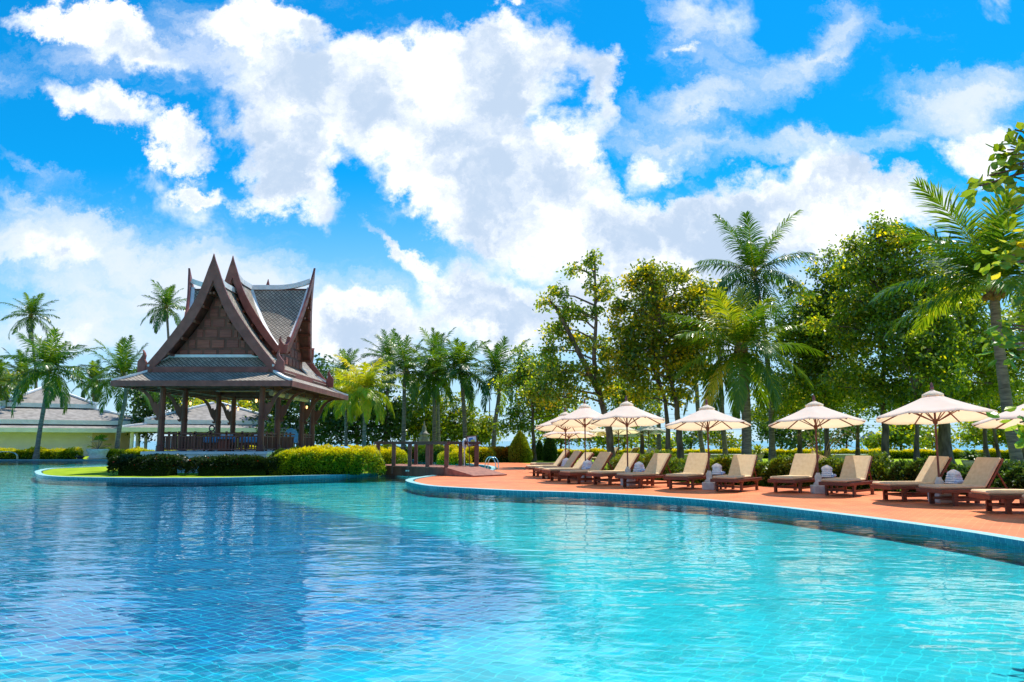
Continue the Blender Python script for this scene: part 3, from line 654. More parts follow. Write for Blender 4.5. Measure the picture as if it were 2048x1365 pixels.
def pool_floor():
    xs = np.arange(-66, 10.01, .3); ys = np.arange(1, 68, .3); X, Y = np.meshgrid(xs, ys); nx = len(xs); ny = len(ys)
    pts = np.stack([X.ravel(), Y.ravel()], 1); A = np.array([(p.x, p.y) for p in DK]); B = np.roll(A, -1, 0); d = np.full(len(pts), 1e9); ins = np.zeros(len(pts), bool)
    for a_, b_ in zip(A, B):
        e = b_-a_; t = np.clip(((pts-a_)@e)/(e@e), 0, 1); d = np.minimum(d, np.linalg.norm(pts-(a_+t[:, None]*e), axis=1))
        c = (a_[1] > pts[:, 1]) != (b_[1] > pts[:, 1]); xx = (b_[0]-a_[0])*(pts[:, 1]-a_[1])/(b_[1]-a_[1]+1e-12)+a_[0]; ins ^= c & (pts[:, 0] < xx)
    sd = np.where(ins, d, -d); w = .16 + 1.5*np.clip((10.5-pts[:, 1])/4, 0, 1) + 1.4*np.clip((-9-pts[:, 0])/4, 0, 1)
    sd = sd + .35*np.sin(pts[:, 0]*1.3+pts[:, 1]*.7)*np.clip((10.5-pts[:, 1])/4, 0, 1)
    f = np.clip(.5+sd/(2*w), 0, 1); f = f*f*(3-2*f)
    Z = -.42 - .0*f
    me = bpy.data.meshes.new('pool_floor'); fs = [(j*nx+i, j*nx+i+1, (j+1)*nx+i+1, (j+1)*nx+i) for j in range(ny-1) for i in range(nx-1)]
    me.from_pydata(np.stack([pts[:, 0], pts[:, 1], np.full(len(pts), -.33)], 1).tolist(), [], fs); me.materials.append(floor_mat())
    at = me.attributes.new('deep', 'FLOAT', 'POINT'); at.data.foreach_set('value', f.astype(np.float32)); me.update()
    o = bpy.data.objects.new('pool_floor', me); COL.objects.link(o); o['kind'] = 'structure'
pool_floor()
# water
def water_mat():
    m = bpy.data.materials.new('pool_water'); n, l = nt(m); n.remove(n['Principled BSDF'])
    tc = n.new('ShaderNodeTexCoord'); hs = []
    for (sc_, st, det, w_) in ((.8, (1.0, 1.8, 1), 2, 1.0), (2.6, (1, 1.8, 1), 1, .34), (7.0, (1, 1.5, 1), 1, .03)):
        mp = n.new('ShaderNodeMapping'); mp.inputs['Scale'].default_value = st; mp.inputs['Rotation'].default_value = (0, 0, .15*sc_); l.new(tc.outputs['Object'], mp.inputs[0])
        q = n.new('ShaderNodeTexNoise'); q.inputs['Scale'].default_value = sc_; q.inputs['Detail'].default_value = det; q.inputs['Roughness'].default_value = .5; q.inputs['Distortion'].default_value = .4
        l.new(mp.outputs[0], q.inputs['Vector'])
        k = n.new('ShaderNodeMath'); k.operation = 'MULTIPLY'; k.inputs[1].default_value = w_; l.new(q.outputs['Fac'], k.inputs[0]); hs.append(k.outputs[0])
    a = n.new('ShaderNodeMath'); a.operation = 'ADD'; l.new(hs[0], a.inputs[0]); l.new(hs[1], a.inputs[1])
    b = n.new('ShaderNodeMath'); b.operation = 'ADD'; l.new(a.outputs[0], b.inputs[0]); l.new(hs[2], b.inputs[1])
    bp = n.new('ShaderNodeBump'); bp.inputs['Strength'].default_value = 1.0; bp.inputs['Distance'].default_value = WAVE; l.new(b.outputs[0], bp.inputs['Height'])
    fr = n.new('ShaderNodeFresnel'); fr.inputs['IOR'].default_value = 1.38; l.new(bp.outputs[0], fr.inputs['Normal'])
    gl = n.new('ShaderNodeBsdfGlossy'); gl.inputs['Roughness'].default_value = .0; l.new(bp.outputs[0], gl.inputs['Normal'])
    tr = n.new('ShaderNodeBsdfTransparent'); tr.inputs['Color'].default_value = (.72, .97, .985, 1)
    mx = n.new('ShaderNodeMixShader'); l.new(fr.outputs[0], mx.inputs[0]); l.new(tr.outputs[0], mx.inputs[1]); l.new(gl.outputs[0], mx.inputs[2])
    l.new(mx.outputs[0], n['Material Output'].inputs['Surface']); return m
WAVE = .025
poly('pool_water', [offset(POOL, .02)], -.08, water_mat())
# beach drop and sea to the horizon
mb = MB(); mb.add([(-400, 108, -.012), (400, 108, -.012), (400, 122, -3.2), (-400, 122, -3.2)], [(0, 1, 2, 3)]); M['sand'] = mat_noise('beach_sand', (.5, .42, .3), (.62, .54, .4), .5, .95)
mb.build('beach', M['sand'])['kind'] = 'structure'
mb = MB(); mb.add([(-14000, 115, -3), (14000, 115, -3), (14000, 15000, -3), (-14000, 15000, -3)], [(0, 1, 2, 3)]); mb.build('sea', M['sea'])['kind'] = 'structure'
def isle(px0, px1, ytop, D, label):
    mb = MB(); x0 = XY(px0, D); x1 = XY(px1, D); h = V(px0, ytop, D).z + 3; g = []
    for i in range(25):
        t = i/24; row = []
        for j in range(9):
            s = j/8*2-1; hh = h*math.sin(math.pi*t)**.5*(1-s*s)*(1+.12*math.sin(t*17)+.08*math.sin(t*41+s*5)); row.append((x0+(x1-x0)*t, D+s*(x1-x0)*.5, -3.2+max(hh, 0)))
        g.append(row)
    mb.strip_surface(g); o = mb.build('island_hill', M['isle']); o['kind'] = 'structure'
isle(1722, 1766, 865, 2500, ''); isle(1362, 1402, 874, 3000, ''); isle(1186, 1210, 877, 3500, '')

# ------------------------------------------------------------------ pavilion
M['rooftile'] = mat_tile('pavilion_roof_tile', (.34, .285, .225), (.48, .41, .33), (.04, .03, .03), .155, coords='UV', rot=R(45), rough=.6, mortar=.12, ratio=1.0, offset=0, bump=.8, noise_c=(1.3, .8, 1.15))
def roof_part(name, grid, parent, mat='rooftile', thick=.09, under='teak_dark'):
    ni = len(grid); nj = len(grid[0]); vs = [tuple(p) for r in grid for p in r]; fs = []; uv = []
    G_ = [[Vector(p) for p in r] for r in grid]
    vv = [0.0]
    for i in range(1, ni): vv.append(vv[-1] + (G_[i][nj//2]-G_[i-1][nj//2]).length)
    d = (G_[-1][-1]-G_[-1][0]).normalized() if (G_[-1][-1]-G_[-1][0]).length > .01 else (G_[0][-1]-G_[0][0]).normalized()
    def U(i, j): return ((G_[i][j]-G_[0][0]).dot(d), vv[i])
    for i in range(ni-1):
        for j in range(nj-1):
            fs.append((i*nj+j, i*nj+j+1, (i+1)*nj+j+1, (i+1)*nj+j)); uv += [U(i, j), U(i, j+1), U(i+1, j+1), U(i+1, j)]
    me = bpy.data.meshes.new(name); me.from_pydata(vs, [], fs); me.materials.append(M[mat]); me.materials.append(M[under])
    lay = me.uv_layers.new(name='UVMap'); lay.data.foreach_set('uv', [c for q in uv for c in q]); me.update()
    up = sum(p.normal.z for p in me.polygons) > 0
    if not up: me.flip_normals()
    o = bpy.data.objects.new(name, me); COL.objects.link(o); o.parent = parent
    s = o.modifiers.new('thickness', 'SOLIDIFY'); s.thickness = thick; s.offset = -1; s.material_offset = 1; s.material_offset_rim = 1
    return o
PAV = empty('thai_pavilion', (-14.65, 44, 0)); tag(PAV, 'dark teak pavilion with steep crossing gable roofs and white ridges on the grass island', 'pavilion')
ROOFP = [(0, 9.3), (.32, 8.66), (.66, 8.02), (1.12, 7.25), (1.75, 6.42), (2.4, 5.68), (3.2, 4.93)]
OUT = [(0, 10.65), (.1, 10.3), (.25, 9.9), (.47, 9.25), (.78, 8.5), (1.31, 7.6), (1.93, 6.72), (2.6, 5.85), (3.38, 4.92)]
INN = [(2.95, 4.86), (2.25, 5.6), (1.6, 6.38), (.95, 7.25), (.5, 8.05), (.22, 8.75), (0, 9.32)]
def dense(pr, k=3):
    q = catmull([Vector((a, b, 0)) for a, b in pr], k, False); return [(p.x, p.y) for p in q]
def scaled(pr, up): return [(w*.78, 6.15+(z-4.9)*.872) for w, z in pr] if up else list(pr)
HOOK = [(.2, -.05), (.2, .5), (.06, .66), (-.03, .8), (-.06, .92), (-.03, 1.08), (-.12, .95), (-.17, .8), (-.13, .6), (-.22, .46), (-.16, .1), (-.1, -.05)]
def gable(axis, sgn, base, lean, up, wall_at, ztop_clip=None):
    """bargeboards, hooks, wall with raised panels; axis 'y' or 'x'"""
    o = dense(scaled(OUT, up), 2); i_ = scaled(INN, up); z0 = o[-1][1]
    outl = [(-a, b) for a, b in o[::-1]] + o[1:] + i_ + [(-a, b) for a, b in i_[::-1][1:]]
    outl = [(a, b-z0) for a, b in outl]
    if axis == 'y': O = Vector((0, sgn*base, z0)); U = Vector((1, 0, 0)); Vv = Vector((0, sgn*lean, 1)); T = Vector((0, sgn*.11, 0))
    else: O = Vector((sgn*base, 0, z0)); U = Vector((0, 1, 0)); Vv = Vector((sgn*lean, 0, 1)); T = Vector((sgn*.11, 0, 0))
    mb = MB(); mb.prism(outl, O, U, Vv, T); b = mb.build('bargeboard', M['barge'], PAV)
    k = .78 if up else 1.0
    for s in (-1, 1):
        mb = MB(); hk = [(s*(o[-1][0]-.02 + p[0]*k), (p[1]*k - .08)) for p in HOOK]; mb.prism(hk, O-T*.3, U, Vv, T*1.6); mb.build('roof_finial', M['barge'], b)
    # purlin ends
    rp = dense(scaled(ROOFP, up), 3)
    for s in (-1, 1):
        for q in range(2, len(rp)-1, 3):
            w, z = rp[q]; c = O + U*(s*(w-.12)) + Vv*(z-z0-.22); e = c + T*1.7
            mb = MB(); mb.bar(c - T*4, e, .1, .12); mb.build('purlin', M['lounger_wood'], PAV)
    # wall
    pr = dense(scaled(INN, up), 2); zb = (5.45 if not up else 5.5)
    wl = [(-pr[0][0]+.05, zb)] + [(-a+.03, z-.03) for a, z in pr if z > zb+.1] + [(a-.03, z-.03) for a, z in pr[::-1][1:] if z > zb+.1] + [(pr[0][0]-.05, zb)]
    wl = [(a, z) for a, z in wl]
    OW = Vector((0, sgn*wall_at, 0)) if axis == 'y' else Vector((sgn*wall_at, 0, 0)); TW = -T.normalized()*.12
    mb = MB(); mb.prism(wl, OW, U, Vector((0, 0, 1)), TW, 0)
    def wid(z):
        for (a, z1), (b, z2) in zip(pr, pr[1:]):
            if z1 <= z <= z2: return a + (b-a)*(z-z1)/(z2-z1)
        return pr[0][0] if z < pr[0][1] else 0
    z = zb + .12; row = 0; rr = random.Random(3)
    while z < pr[-1][1]-.6:
        wd = wid(z+.45) - .08; x = -4.2 + (row % 2)*.36
        while x < 4.2:
            a, b_ = max(x, -wd), min(x+.6, wd)
            if b_-a > .15:
                lo = OW + U*a + Vector((0, 0, z)); hi = OW + U*b_ + Vector((0, 0, z+.4)) + T.normalized()*.03
                l_ = [min(lo[q], hi[q]) for q in range(3)]; h_ = [max(lo[q], hi[q]) for q in range(3)]
                mb.box(l_, h_, rr.choice((1, 1, 2)), bev=.02)
            x += .72
        z += .52; row += 1
    mb.build('gable_wall', [M['teak'], M['teak_panel'], M['teak_panel2']], PAV)
M['teak_panel'] = mat_noise('teak_panel', (.19, .05, .038), (.29, .082, .06), 4, .5, .2, 30, (.3, .3, 4))
M['teak_panel2'] = mat_noise('teak_panel_light', (.25, .065, .045), (.36, .105, .07), 4, .5, .2, 30, (.3, .3, 4))
gable('y', -1, 5.3, .055, False, 4.75); gable('y', 1, 5.3, .055, False, 4.75)
gable('y', -1, 2.62, .075, True, 2.35); gable('y', 1, 2.62, .075, True, 2.35)
gable('x', 1, 2.78, .14, True, 2.42); gable('x', -1, 2.78, .14, True, 2.42)
def slopes(pr, Lb, lean, inner):
    """both half slopes of a gabled arm; inner(w): distance from the centre where the slope starts"""
    z0 = pr[-1][1]; top = pr[0][1]
    for s in (-1, 1):
        for e in (-1, 1):
            for ax in ('y', 'x') if inner == 'valley' else ('y',):
                g = []
                for (w, z) in pr:
                    L = Lb + lean*(z-z0)*1.0; st = (w if inner == 'valley' else inner); row = []
                    for j in range(5):
                        t = st + (L-st)*j/4
                        row.append((s*w, e*t, z) if ax == 'y' else (e*t, s*w, z))
                    g.append(row)
                roof_part('roof', g, PAV)
upP = dense(scaled(ROOFP, True), 3); loP = dense(ROOFP, 3)
slopes(upP, 2.66, .075, 'valley') if False else None
def arm(ax, Lb, lean, pr, inner):
    z0 = pr[-1][1]
    for s in (-1, 1):
        for e in (-1, 1):
            g = []
            for (w, z) in pr:
                L = Lb + lean*(z-z0); st = w if inner is None else inner
                if L < st: L = st + .01
                g.append([((s*w, e*(st+(L-st)*j/4), z) if ax == 'y' else (e*(st+(L-st)*j/4), s*w, z)) for j in range(5)])
            roof_part('roof', g, PAV)
arm('y', 2.66, .075, upP, None); arm('x', 2.82, .14, upP, None)
arm('y', 5.34, .055, loP, 1.9)
# white ridges, valleys and verges
mb = MB(); zr = upP[0][1]
def ridge_bar(a, b, w=.2, h=.2): mb.bar(a, b, w, h)
for e in (-1, 1):
    # sagging ridge that sweeps up to each gable
    for ax, Lr, zt in (('y', 2.95, .42), ('x', 3.35, .38)):
        pt = []
        for k in range(9):
            t = k/8; y = e*(Lr*t); z = zr + .06 + zt*max(0, (t-.45)/.55)**2; pt.append((0, y, z) if ax == 'y' else (y, 0, z))
        for a, b in zip(pt, pt[1:]): ridge_bar(a, b, .22, .26)
    pt = [(0, e*(2.3 + 3.15*k/8), loP[0][1]+.06 + .35*max(0, (k/8-.5)/.5)**2) for k in range(9)]
    for a, b in zip(pt, pt[1:]): ridge_bar(a, b, .22, .26)
for sx in (-1, 1):
    for sy in (-1, 1):
        pv = [(sx*w, sy*w, z+.05) for w, z in upP]
        for a, b in zip(pv, pv[1:]): ridge_bar(a, b, .2, .1)
        pv = [(sx*(2.82+.14*(z-upP[-1][1])-.1), sy*w, z+.05) for w, z in upP]
        for a, b in zip(pv, pv[1:]): ridge_bar(a, b, .2, .1)
        pv = [(sx*w, sy*(2.66+.075*(z-upP[-1][1])-.06), z+.05) for w, z in upP]
        for a, b in zip(pv, pv[1:]): ridge_bar(a, b, .1, .08)
mb.build('ridge_cap', M['ridge'], PAV)
# skirt roofs (two hipped rings)
def ring(x0, y0, z0, x1, y1, z1, name='skirt_roof', pw=1.25):
    co = [(-x0, -y0), (x0, -y0), (x0, y0), (-x0, y0)]; ci = [(-x1, -y1), (x1, -y1), (x1, y1), (-x1, y1)]
    hb = MB()
    for k in range(4):
        a, b = co[k], co[(k+1) % 4]; c, d = ci[k], ci[(k+1) % 4]; g = []
        for i in range(7):
            t = i/6; z = z0 + (z1-z0)*t**pw; p = Vector((a[0]+(c[0]-a[0])*t, a[1]+(c[1]-a[1])*t, z)); q = Vector((b[0]+(d[0]-b[0])*t, b[1]+(d[1]-b[1])*t, z))
            g.append([p.lerp(q, j/6) for j in range(7)])
        roof_part(name, g, PAV)
        hp = [r[0] + Vector((0, 0, .05)) for r in g]
        for p, q in zip(hp, hp[1:]): hb.bar(p, q, .17, .1)
    for k in range(4):
        c, d = ci[k], ci[(k+1) % 4]; hb.bar((c[0], c[1], z1+.05), (d[0], d[1], z1+.05), .16, .14)
    hb.build('hip_cap', M['ridge'], PAV)
    fb = MB()
    for k in range(4):
        a, b = co[k], co[(k+1) % 4]; nx, ny = ((0, -1), (1, 0), (0, 1), (-1, 0))[k]
        fb.bar((a[0]+nx*.03-abs(ny)*.0, a[1]+ny*.03, z0-.13), (b[0]+nx*.03, b[1]+ny*.03, z0-.13), .07, .27)
    fb.build('fascia', M['barge'], PAV)
ring(4.22, 6.5, 4.33, 3.05, 5.35, 4.86); ring(3.1, 5.4, 5.08, 2.3, 4.8, 5.62, pw=1.1)
# eave ceiling, beams
mb = MB(); mb.box((-3.0, -5.3, 4.55), (3.0, 5.3, 4.62)); mb.build('ceiling', M['teak_dark'], PAV)
mb = MB()
for s in (-1, 1):
    mb.bar((s*2.43, -5.6, 4.2), (s*2.43, 5.6, 4.2), .16, .26); mb.bar((-2.8, s*5, 4.2), (2.8, s*5, 4.2), .16, .24)
for y in (-2.3, 2.5): mb.bar((-2.5, y, 4.22), (2.5, y, 4.22), .14, .22)
for s in (-1, 1):
    for k in range(11): y = -5.2 + 1.04*k; mb.bar((s*2.5, y, 4.35), (s*4.15, y, 4.12), .06, .1)
for s in (-1, 1):
    for k in range(7): x = -2.4 + .8*k; mb.bar((x, s*5.1, 4.35), (x, s*6.4, 4.12), .06, .1)
mb.build('roof_beam', M['teak_dark'], PAV)
# platform
mb = MB(); mb.box((-2.95, -5.7, -.01), (2.95, 5.7, .86)); mb.box((-3.02, -5.77, .86), (3.02, 5.77, 1.0), bev=.01); mb.build('platform', M['platform'], PAV)
BR = [(0, .0), (.1, -.06), (.2, -.02), (.24, .1), (.17, .05), (.12, .12), (.3, .36), (.42, .66), (.55, .98), (.8, 1.28), (1.28, 1.5), (1.3, 1.56), (.78, 1.42), (.5, 1.2), (.36, .98), (.3, .8), (.2, .86), (.14, .72), (.0, .84)]
for s in (-1, 1):
    for y in (-5, -2.3, 2.5, 5):
        c = MB(); c.lathe([(.2, 0), (.2, .25), (.165, .3), (.155, 1.5), (.17, 1.55), (.17, 1.62), (.15, 1.66), (.14, 3.2)], 8, (s*2.43, y, 1.0), smooth=False, rot=R(22.5)); cq = c.build('column', M['teak'], PAV)
        b = MB(); b.prism([(s*(p[0]+.12), p[1]) for p in BR], Vector((s*2.43, y-.035, 2.55)), Vector((1, 0, 0)), Vector((0, 0, 1)), Vector((0, .07, 0))); b.build('eave_bracket', M['teak'], cq)
def bay(a, b):
    mb = MB(); a = Vector(a); b = Vector(b); d = b-a; L = d.length; d.normalize()
    mb.bar(a+Vector((0, 0, .86)), b+Vector((0, 0, .86)), .09, .07); mb.bar(a+Vector((0, 0, .72)), b+Vector((0, 0, .72)), .05, .05); mb.bar(a+Vector((0, 0, .1)), b+Vector((0, 0, .1)), .07, .06)
    n = int(L/.15)
    for k in range(1, n):
        p = a + d*(L*k/n); mb.bar(p+Vector((0, 0, .12)), p+Vector((0, 0, .71)), .05, .03)
    n = max(2, round(L/.72))
    for k in range(1, n):
        p = a + d*(L*k/n); mb.bar(p+Vector((0, 0, .05)), p+Vector((0, 0, .97)), .09, .09)
    mb.build('balustrade', M['teak'], PAV)
bay((-2.3, -5, 1), (2.3, -5, 1)); bay((-2.3, 5, 1), (2.3, 5, 1))
for s in (-1, 1): bay((s*2.43, -4.85, 1), (s*2.43, -2.45, 1)); bay((s*2.43, 2.65, 1), (s*2.43, 4.85, 1))
bay((-2.43, -2.15, 1), (-2.43, 2.35, 1)); bay((2.43, -2.15, 1), (2.43, 1.0, 1))
# things inside
def lantern(loc, label):
    r = empty('hanging_lantern', loc); tag(r, label, 'lantern', 'small lit lanterns hung on the pavilion columns')
    mb = MB(); mb.tube([(0, 0, .1), (0, 0, .55)], .012, 5); mb.lathe([(.09, .08), (.02, .16)], 6, smooth=False); mb.build('hanger', M['dark'], r)
    mb = MB(); mb.lathe([(.02, -.09), (.05, -.05), (.055, .05), (.035, .09)], 8); mb.build('glass', M['lamp'], r)
CX, CY = -14.65, 44
for (x, y, t) in ((2.15, -5.0, 'lit lantern by the front right column of the pavilion'), (-2.15, -2.3, 'lit lantern by the second column of the left row of the pavilion'), (-2.15, 5.0, 'lit lantern at the rear left column of the pavilion'), (-1.9, 2.5, 'lit lantern at the third column of the left row of the pavilion'), (2.7, 2.5, 'lit lantern at the third column of the right row of the pavilion')):
    lantern((CX+x, CY+y, 3.45), t)
for (x, y0, y1, z, t) in ((2.75, -4.6, -2.6, 3.85, 'rolled tan blind under the right eave nearest the front column'), (2.75, -1.9, .1, 3.85, 'rolled tan blind under the right eave in the middle bay'), (2.75, .3, 2.2, 3.85, 'rolled tan blind under the right eave toward the rear')):
    r = empty('rolled_blind', (CX+x, (y0+y1)/2+CY, z)); tag(r, t, 'blind', 'rolled bamboo blinds under the pavilion eave')
    h = (y1-y0)/2; mb = MB(); mb.tube([(0, -h, 0), (0, h, 0)], .13, 12); mb.build('roll', M['blind'], r)
    mb = MB()
    for q in (-.7*h, .7*h): mb.box((-.012, q-.02, .1), (.012, q+.02, .3)); mb.lathe([(.14, -.02), (.14, .02)], 12, (0, 0, 0)) if False else None
    mb.build('strap', M['dark'], r)
def daybed(loc, label, L=1.7):
    r = empty('daybed', loc); tag(r, label, 'daybed', 'daybeds with blue covers inside the pavilion')
    mb = MB()
    for x in (-L/2+.06, L/2-.06):
        for y in (-.36, .36): mb.box((x-.04, y-.04, 0), (x+.04, y+.04, .42))
    mb.box((-L/2, -.4, .3), (L/2, .4, .42), bev=.01); mb.build('frame', M['teak_dark'], r)
    mb = MB(); mb.box((-L/2-.01, -.42, .42), (L/2+.01, .42, .72), bev=.05); mt_ = mb.build('mattress', M['bluecloth'], r)
    mb = MB(); mb.box((L/2-.5, -.3, .72), (L/2-.05, .3, .84), bev=.05); mb.build('pillow', M['towel'], mt_)
daybed((CX+.1, CY-4.1, 1.0), 'blue covered daybed behind the front railing left of the wooden cabinet', 1.3); daybed((CX+1.75, CY-3.9, 1.0), 'blue covered daybed by the front right column of the pavilion', 1.15)
r = empty('wooden_cabinet', (CX+.6, CY-4.75, 1.0)); tag(r, 'small red brown cabinet behind the front railing of the pavilion', 'cabinet')
mb = MB(); mb.box((-.28, -.14, 0), (.28, .2, .55), bev=.01); mb.box((-.31, -.16, .55), (.31, .22, .59)); mb.build('body', M['lounger_wood'], r)
mb = MB(); mb.box((-.25, -.16, .05), (-.01, -.142, .5)); mb.build('door', M['teak_panel2'], r); mb = MB(); mb.box((.01, -.16, .05), (.25, -.142, .5)); mb.build('door', M['teak_panel2'], r)
r = empty('iron_stand', (CX-.15, CY-4.5, 1.0)); tag(r, 'black iron stand with a round hoop on top behind the pavilion railing', 'stand')
mb = MB(); mb.tube([(.12*math.cos(a*math.pi/10), 0, 1.12+.14*math.sin(a*math.pi/10)) for a in range(21)], .035, 6, cap=False); mb.build('hoop', M['dark'], r)
mb = MB(); mb.tube([(0, 0, 0), (0, 0, 1.0)], .03, 6); mb.tube([(-.22, 0, .9), (-.08, 0, 1.0), (.08, 0, 1.0), (.22, 0, .9)], .025, 6); mb.lathe([(.2, 0), (.18, .04), (.03, .06)], 10); mb.build('post', M['dark'], r)
r = empty('round_armchair', (CX+1.9, CY+1.9, 1.0)); tag(r, 'rounded chair with pale blue cushion at the rear right side of the pavilion', 'chair')
mb = MB(); mb.lathe([(.02, .42), (.3, .44), (.34, .5), (.3, .56), (.02, .58)], 14); mb.build('seat', M['bluecloth'], r)
mb = MB(); mb.prism([(-.38, 0), (-.4, .5), (-.25, .75), (0, .85), (.25, .75), (.4, .5), (.38, 0)], (0, .3, .4), (1, 0, 0), (0, .12, 1), (0, .08, 0)); mb.build('backrest', M['bluecloth'], r)
for a in range(4): q = MB(); q.tube([(.25*math.cos(a*1.57+.78), .25*math.sin(a*1.57+.78), 0), (.22*math.cos(a*1.57+.78), .22*math.sin(a*1.57+.78), .43)], .02, 6); q.build('leg', M['dark'], r)

# ------------------------------------------------------------------ loungers, umbrellas, tables, towels
def make_lounger():
    r = empty('sun_lounger', (0, 0, 0)); W = .4
    mb = MB()
    for s in (-1, 1): mb.box((0, s*W-.03, .30), (2.0, s*W+.03, .385), bev=.008)
    mb.box((-.03, -W-.03, .29), (.04, W+.03, .385), bev=.008)
    for k in range(9): x = .12 + k*.13; mb.box((x, -W+.03, .35), (x+.09, W-.03, .372))
    mb.box((1.94, -W+.03, .30), (1.998, W-.03, .37)); mb.box((1.3, -W+.03, .30), (1.36, W-.03, .35)); mb.build('frame', M['lounger_wood'], r)
    for x in (.36, 1.62):
        for s in (-1, 1):
            q = MB(); q.prism([(-.055, 0), (.055, 0), (.055, .22), (.13, .298), (-.13 if x > 1 else -.055, .298), (-.055, .22)], (x, s*(W-.02)-.03, 0), (1, 0, 0), (0, 0, 1), (0, .06, 0)); q.build('leg', M['lounger_wood'], r)
    for s in (-1, 1): q = MB(); q.box((.42, s*(W-.02)-.02, .11), (1.56, s*(W-.02)+.02, .17)); q.build('stretcher', M['lounger_wood'], r)
    q = MB(); q.box((.33, -W+.05, .12), (.39, W-.05, .17)); q.build('stretcher', M['lounger_wood'], r)
    q = MB(); q.box((-.02, -.37, .387), (1.24, .37, .468), bev=.03); q.build('seat_cushion', M['cushion'], r)
    T = Matrix.Translation((1.24, 0, .40)) @ Matrix.Rotation(-R(50), 4, 'Y')
    q = MB(); q.box((0, -.37, .0), (.84, .37, .075), M4=T, bev=.03); q.build('back_cushion', M['cushion'], r)
    q = MB()
    for s in (-1, 1): q.box((-.02, s*.35-.025, -.05), (.85, s*.35+.025, -.004), M4=T)
    for k in range(5): q.box((.06+k*.17, -.325, -.03), (.16+k*.17, .325, -.006), M4=T)
    bf = q.build('back_frame', M['lounger_wood'], r)
    for s in (-1, 1): q = MB(); q.bar((1.62, s*.3, .78), (1.86, s*.3, .34), .03, .03); q.build('back_prop', M['lounger_wood'], bf)
    return r
LG = 'sun loungers with beige cushions along the pool deck'
lounger0 = make_lounger(); used = [False]
def lounger(x, y, hx, hy, label, group=LG, corner=True):
    """x, y: foot-left corner (as seen from the pool); heading hx, hy"""
    n = math.hypot(hx, hy); hx /= n; hy /= n
    o = copy_tree(lounger0) if used[0] else lounger0; used[0] = True
    if corner: x += hy*.4; y -= hx*.4
    o.location = (x, y, 0); o.rotation_euler = (0, 0, math.atan2(hy, hx)); tag(o, label, 'sun lounger', group)
    pv = Vector((1.24, 0, .40)); mt = Matrix.Translation(pv) @ Matrix.Rotation(R(rnd.uniform(-5, 4)), 4, 'Y') @ Matrix.Translation(-pv)
    for ch in COL.objects:
        if ch.parent == o and ch.name.split('.')[0] in ('back_cushion', 'back_frame'): ch.matrix_basis = mt
    return o
def make_umbrella():
    r = empty('pool_umbrella', (0, 0, 0)); RR = 1.34; zr = 2.06; za = 2.62
    mb = MB(); n = 8; g = []
    for j in range(n*4+1):
        a = 2*math.pi*j/(n*4) + R(22.5); k = math.cos(math.pi/n)/math.cos(((j/4) % 1)*2*math.pi/n - math.pi/n); row = []
        sag = math.sin(((j/4) % 1)*math.pi)
        for i in range(9):
            t = i/8; q = .16 + (RR-.16)*t; z = za-.05 - (za-.05-zr)*(t**.94) - .035*sag*t - .01*math.sin(math.pi*t); qq = q*(k*.55+.45)
            row.append((qq*math.cos(a), qq*math.sin(a), z))
        q = row[-1]; row.append((q[0]*1.002, q[1]*1.002, q[2]-.03)); g.append(row)
    mb.strip_surface(g, smooth=True); c = mb.build('canopy', M['canvas'], r)
    mb = MB(); g = []
    for j in range(n*4+1):
        a = 2*math.pi*j/(n*4) + R(22.5); sag = math.sin(((j/4) % 1)*math.pi); row = [(.015*math.cos(a), .015*math.sin(a), za+.10)]
        for q, z in ((.08, za+.055), (.17, za+.015), (.25, za-.03-.015*sag)): row.append((q*math.cos(a)*(1-.06*sag), q*math.sin(a)*(1-.06*sag), z))
        row.append((.252*math.cos(a)*(1-.06*sag), .252*math.sin(a)*(1-.06*sag), za-.065-.02*sag)); g.append(row)
    mb.strip_surface(g); mb.build('vent_cap', M['canvas'], c)
    for k in range(n):
        a = 2*math.pi*k/n + R(22.5); q = MB(); q.bar((.05*math.cos(a), .05*math.sin(a), za-.1), ((RR-.03)*math.cos(a), (RR-.03)*math.sin(a), zr-.045), .02, .03)
        q.bar((.06*math.cos(a), .06*math.sin(a), zr-.12), (.62*math.cos(a), .62*math.sin(a), za-.13-(za-zr)*.42), .018, .022); q.build('rib', M['teak'], r)
    mb = MB(); mb.tube([(0, 0, .3), (0, 0, 2.6)], .026, 10); mb.build('pole', M['teak'], r)
    mb = MB(); mb.lathe([(.03, 1.86), (.055, 1.9), (.055, 1.98), (.03, 2.0)], 10); mb.build('runner', M['teak'], r)
    mb = MB(); mb.lathe([(.02, 2.70), (.045, 2.74), (.045, 2.78), (.025, 2.80), (.04, 2.83), (.02, 2.87), (.004, 2.9)], 10); mb.build('finial', M['barge'], c)
    mb = MB(); mb.box((-.19, -.19, 0), (.19, .19, .24), bev=.015); mb.lathe([(.13, .24), (.15, .27), (.09, .34), (.1, .5), (.06, .56), (.055, .6)], 12); mb.build('base', M['stone'], r)
    return r
UG = 'cream pool umbrellas over the loungers'
umb0 = make_umbrella(); uused = [False]
def umbrella(x, y, top, label, group=UG, w=1.0, rz=0.0):
    o = copy_tree(umb0) if uused[0] else umb0; uused[0] = True
    o.location = (x, y, 0); o.rotation_euler = (0, 0, rz); o.scale = (w, w, top/2.72); tag(o, label, 'umbrella', group)
    tl = Matrix.Rotation(-rz, 4, 'Z') @ Matrix.Rotation(R(-5.5), 4, 'X') @ Matrix.Rotation(rz, 4, 'Z'); pv = Vector((0, 0, 2.2)); mt = Matrix.Translation(pv) @ tl @ Matrix.Translation(-pv)
    for ch in COL.objects:
        if ch.parent == o and ch.name.split('.')[0] in ('canopy', 'rib'): ch.matrix_basis = mt
    return o
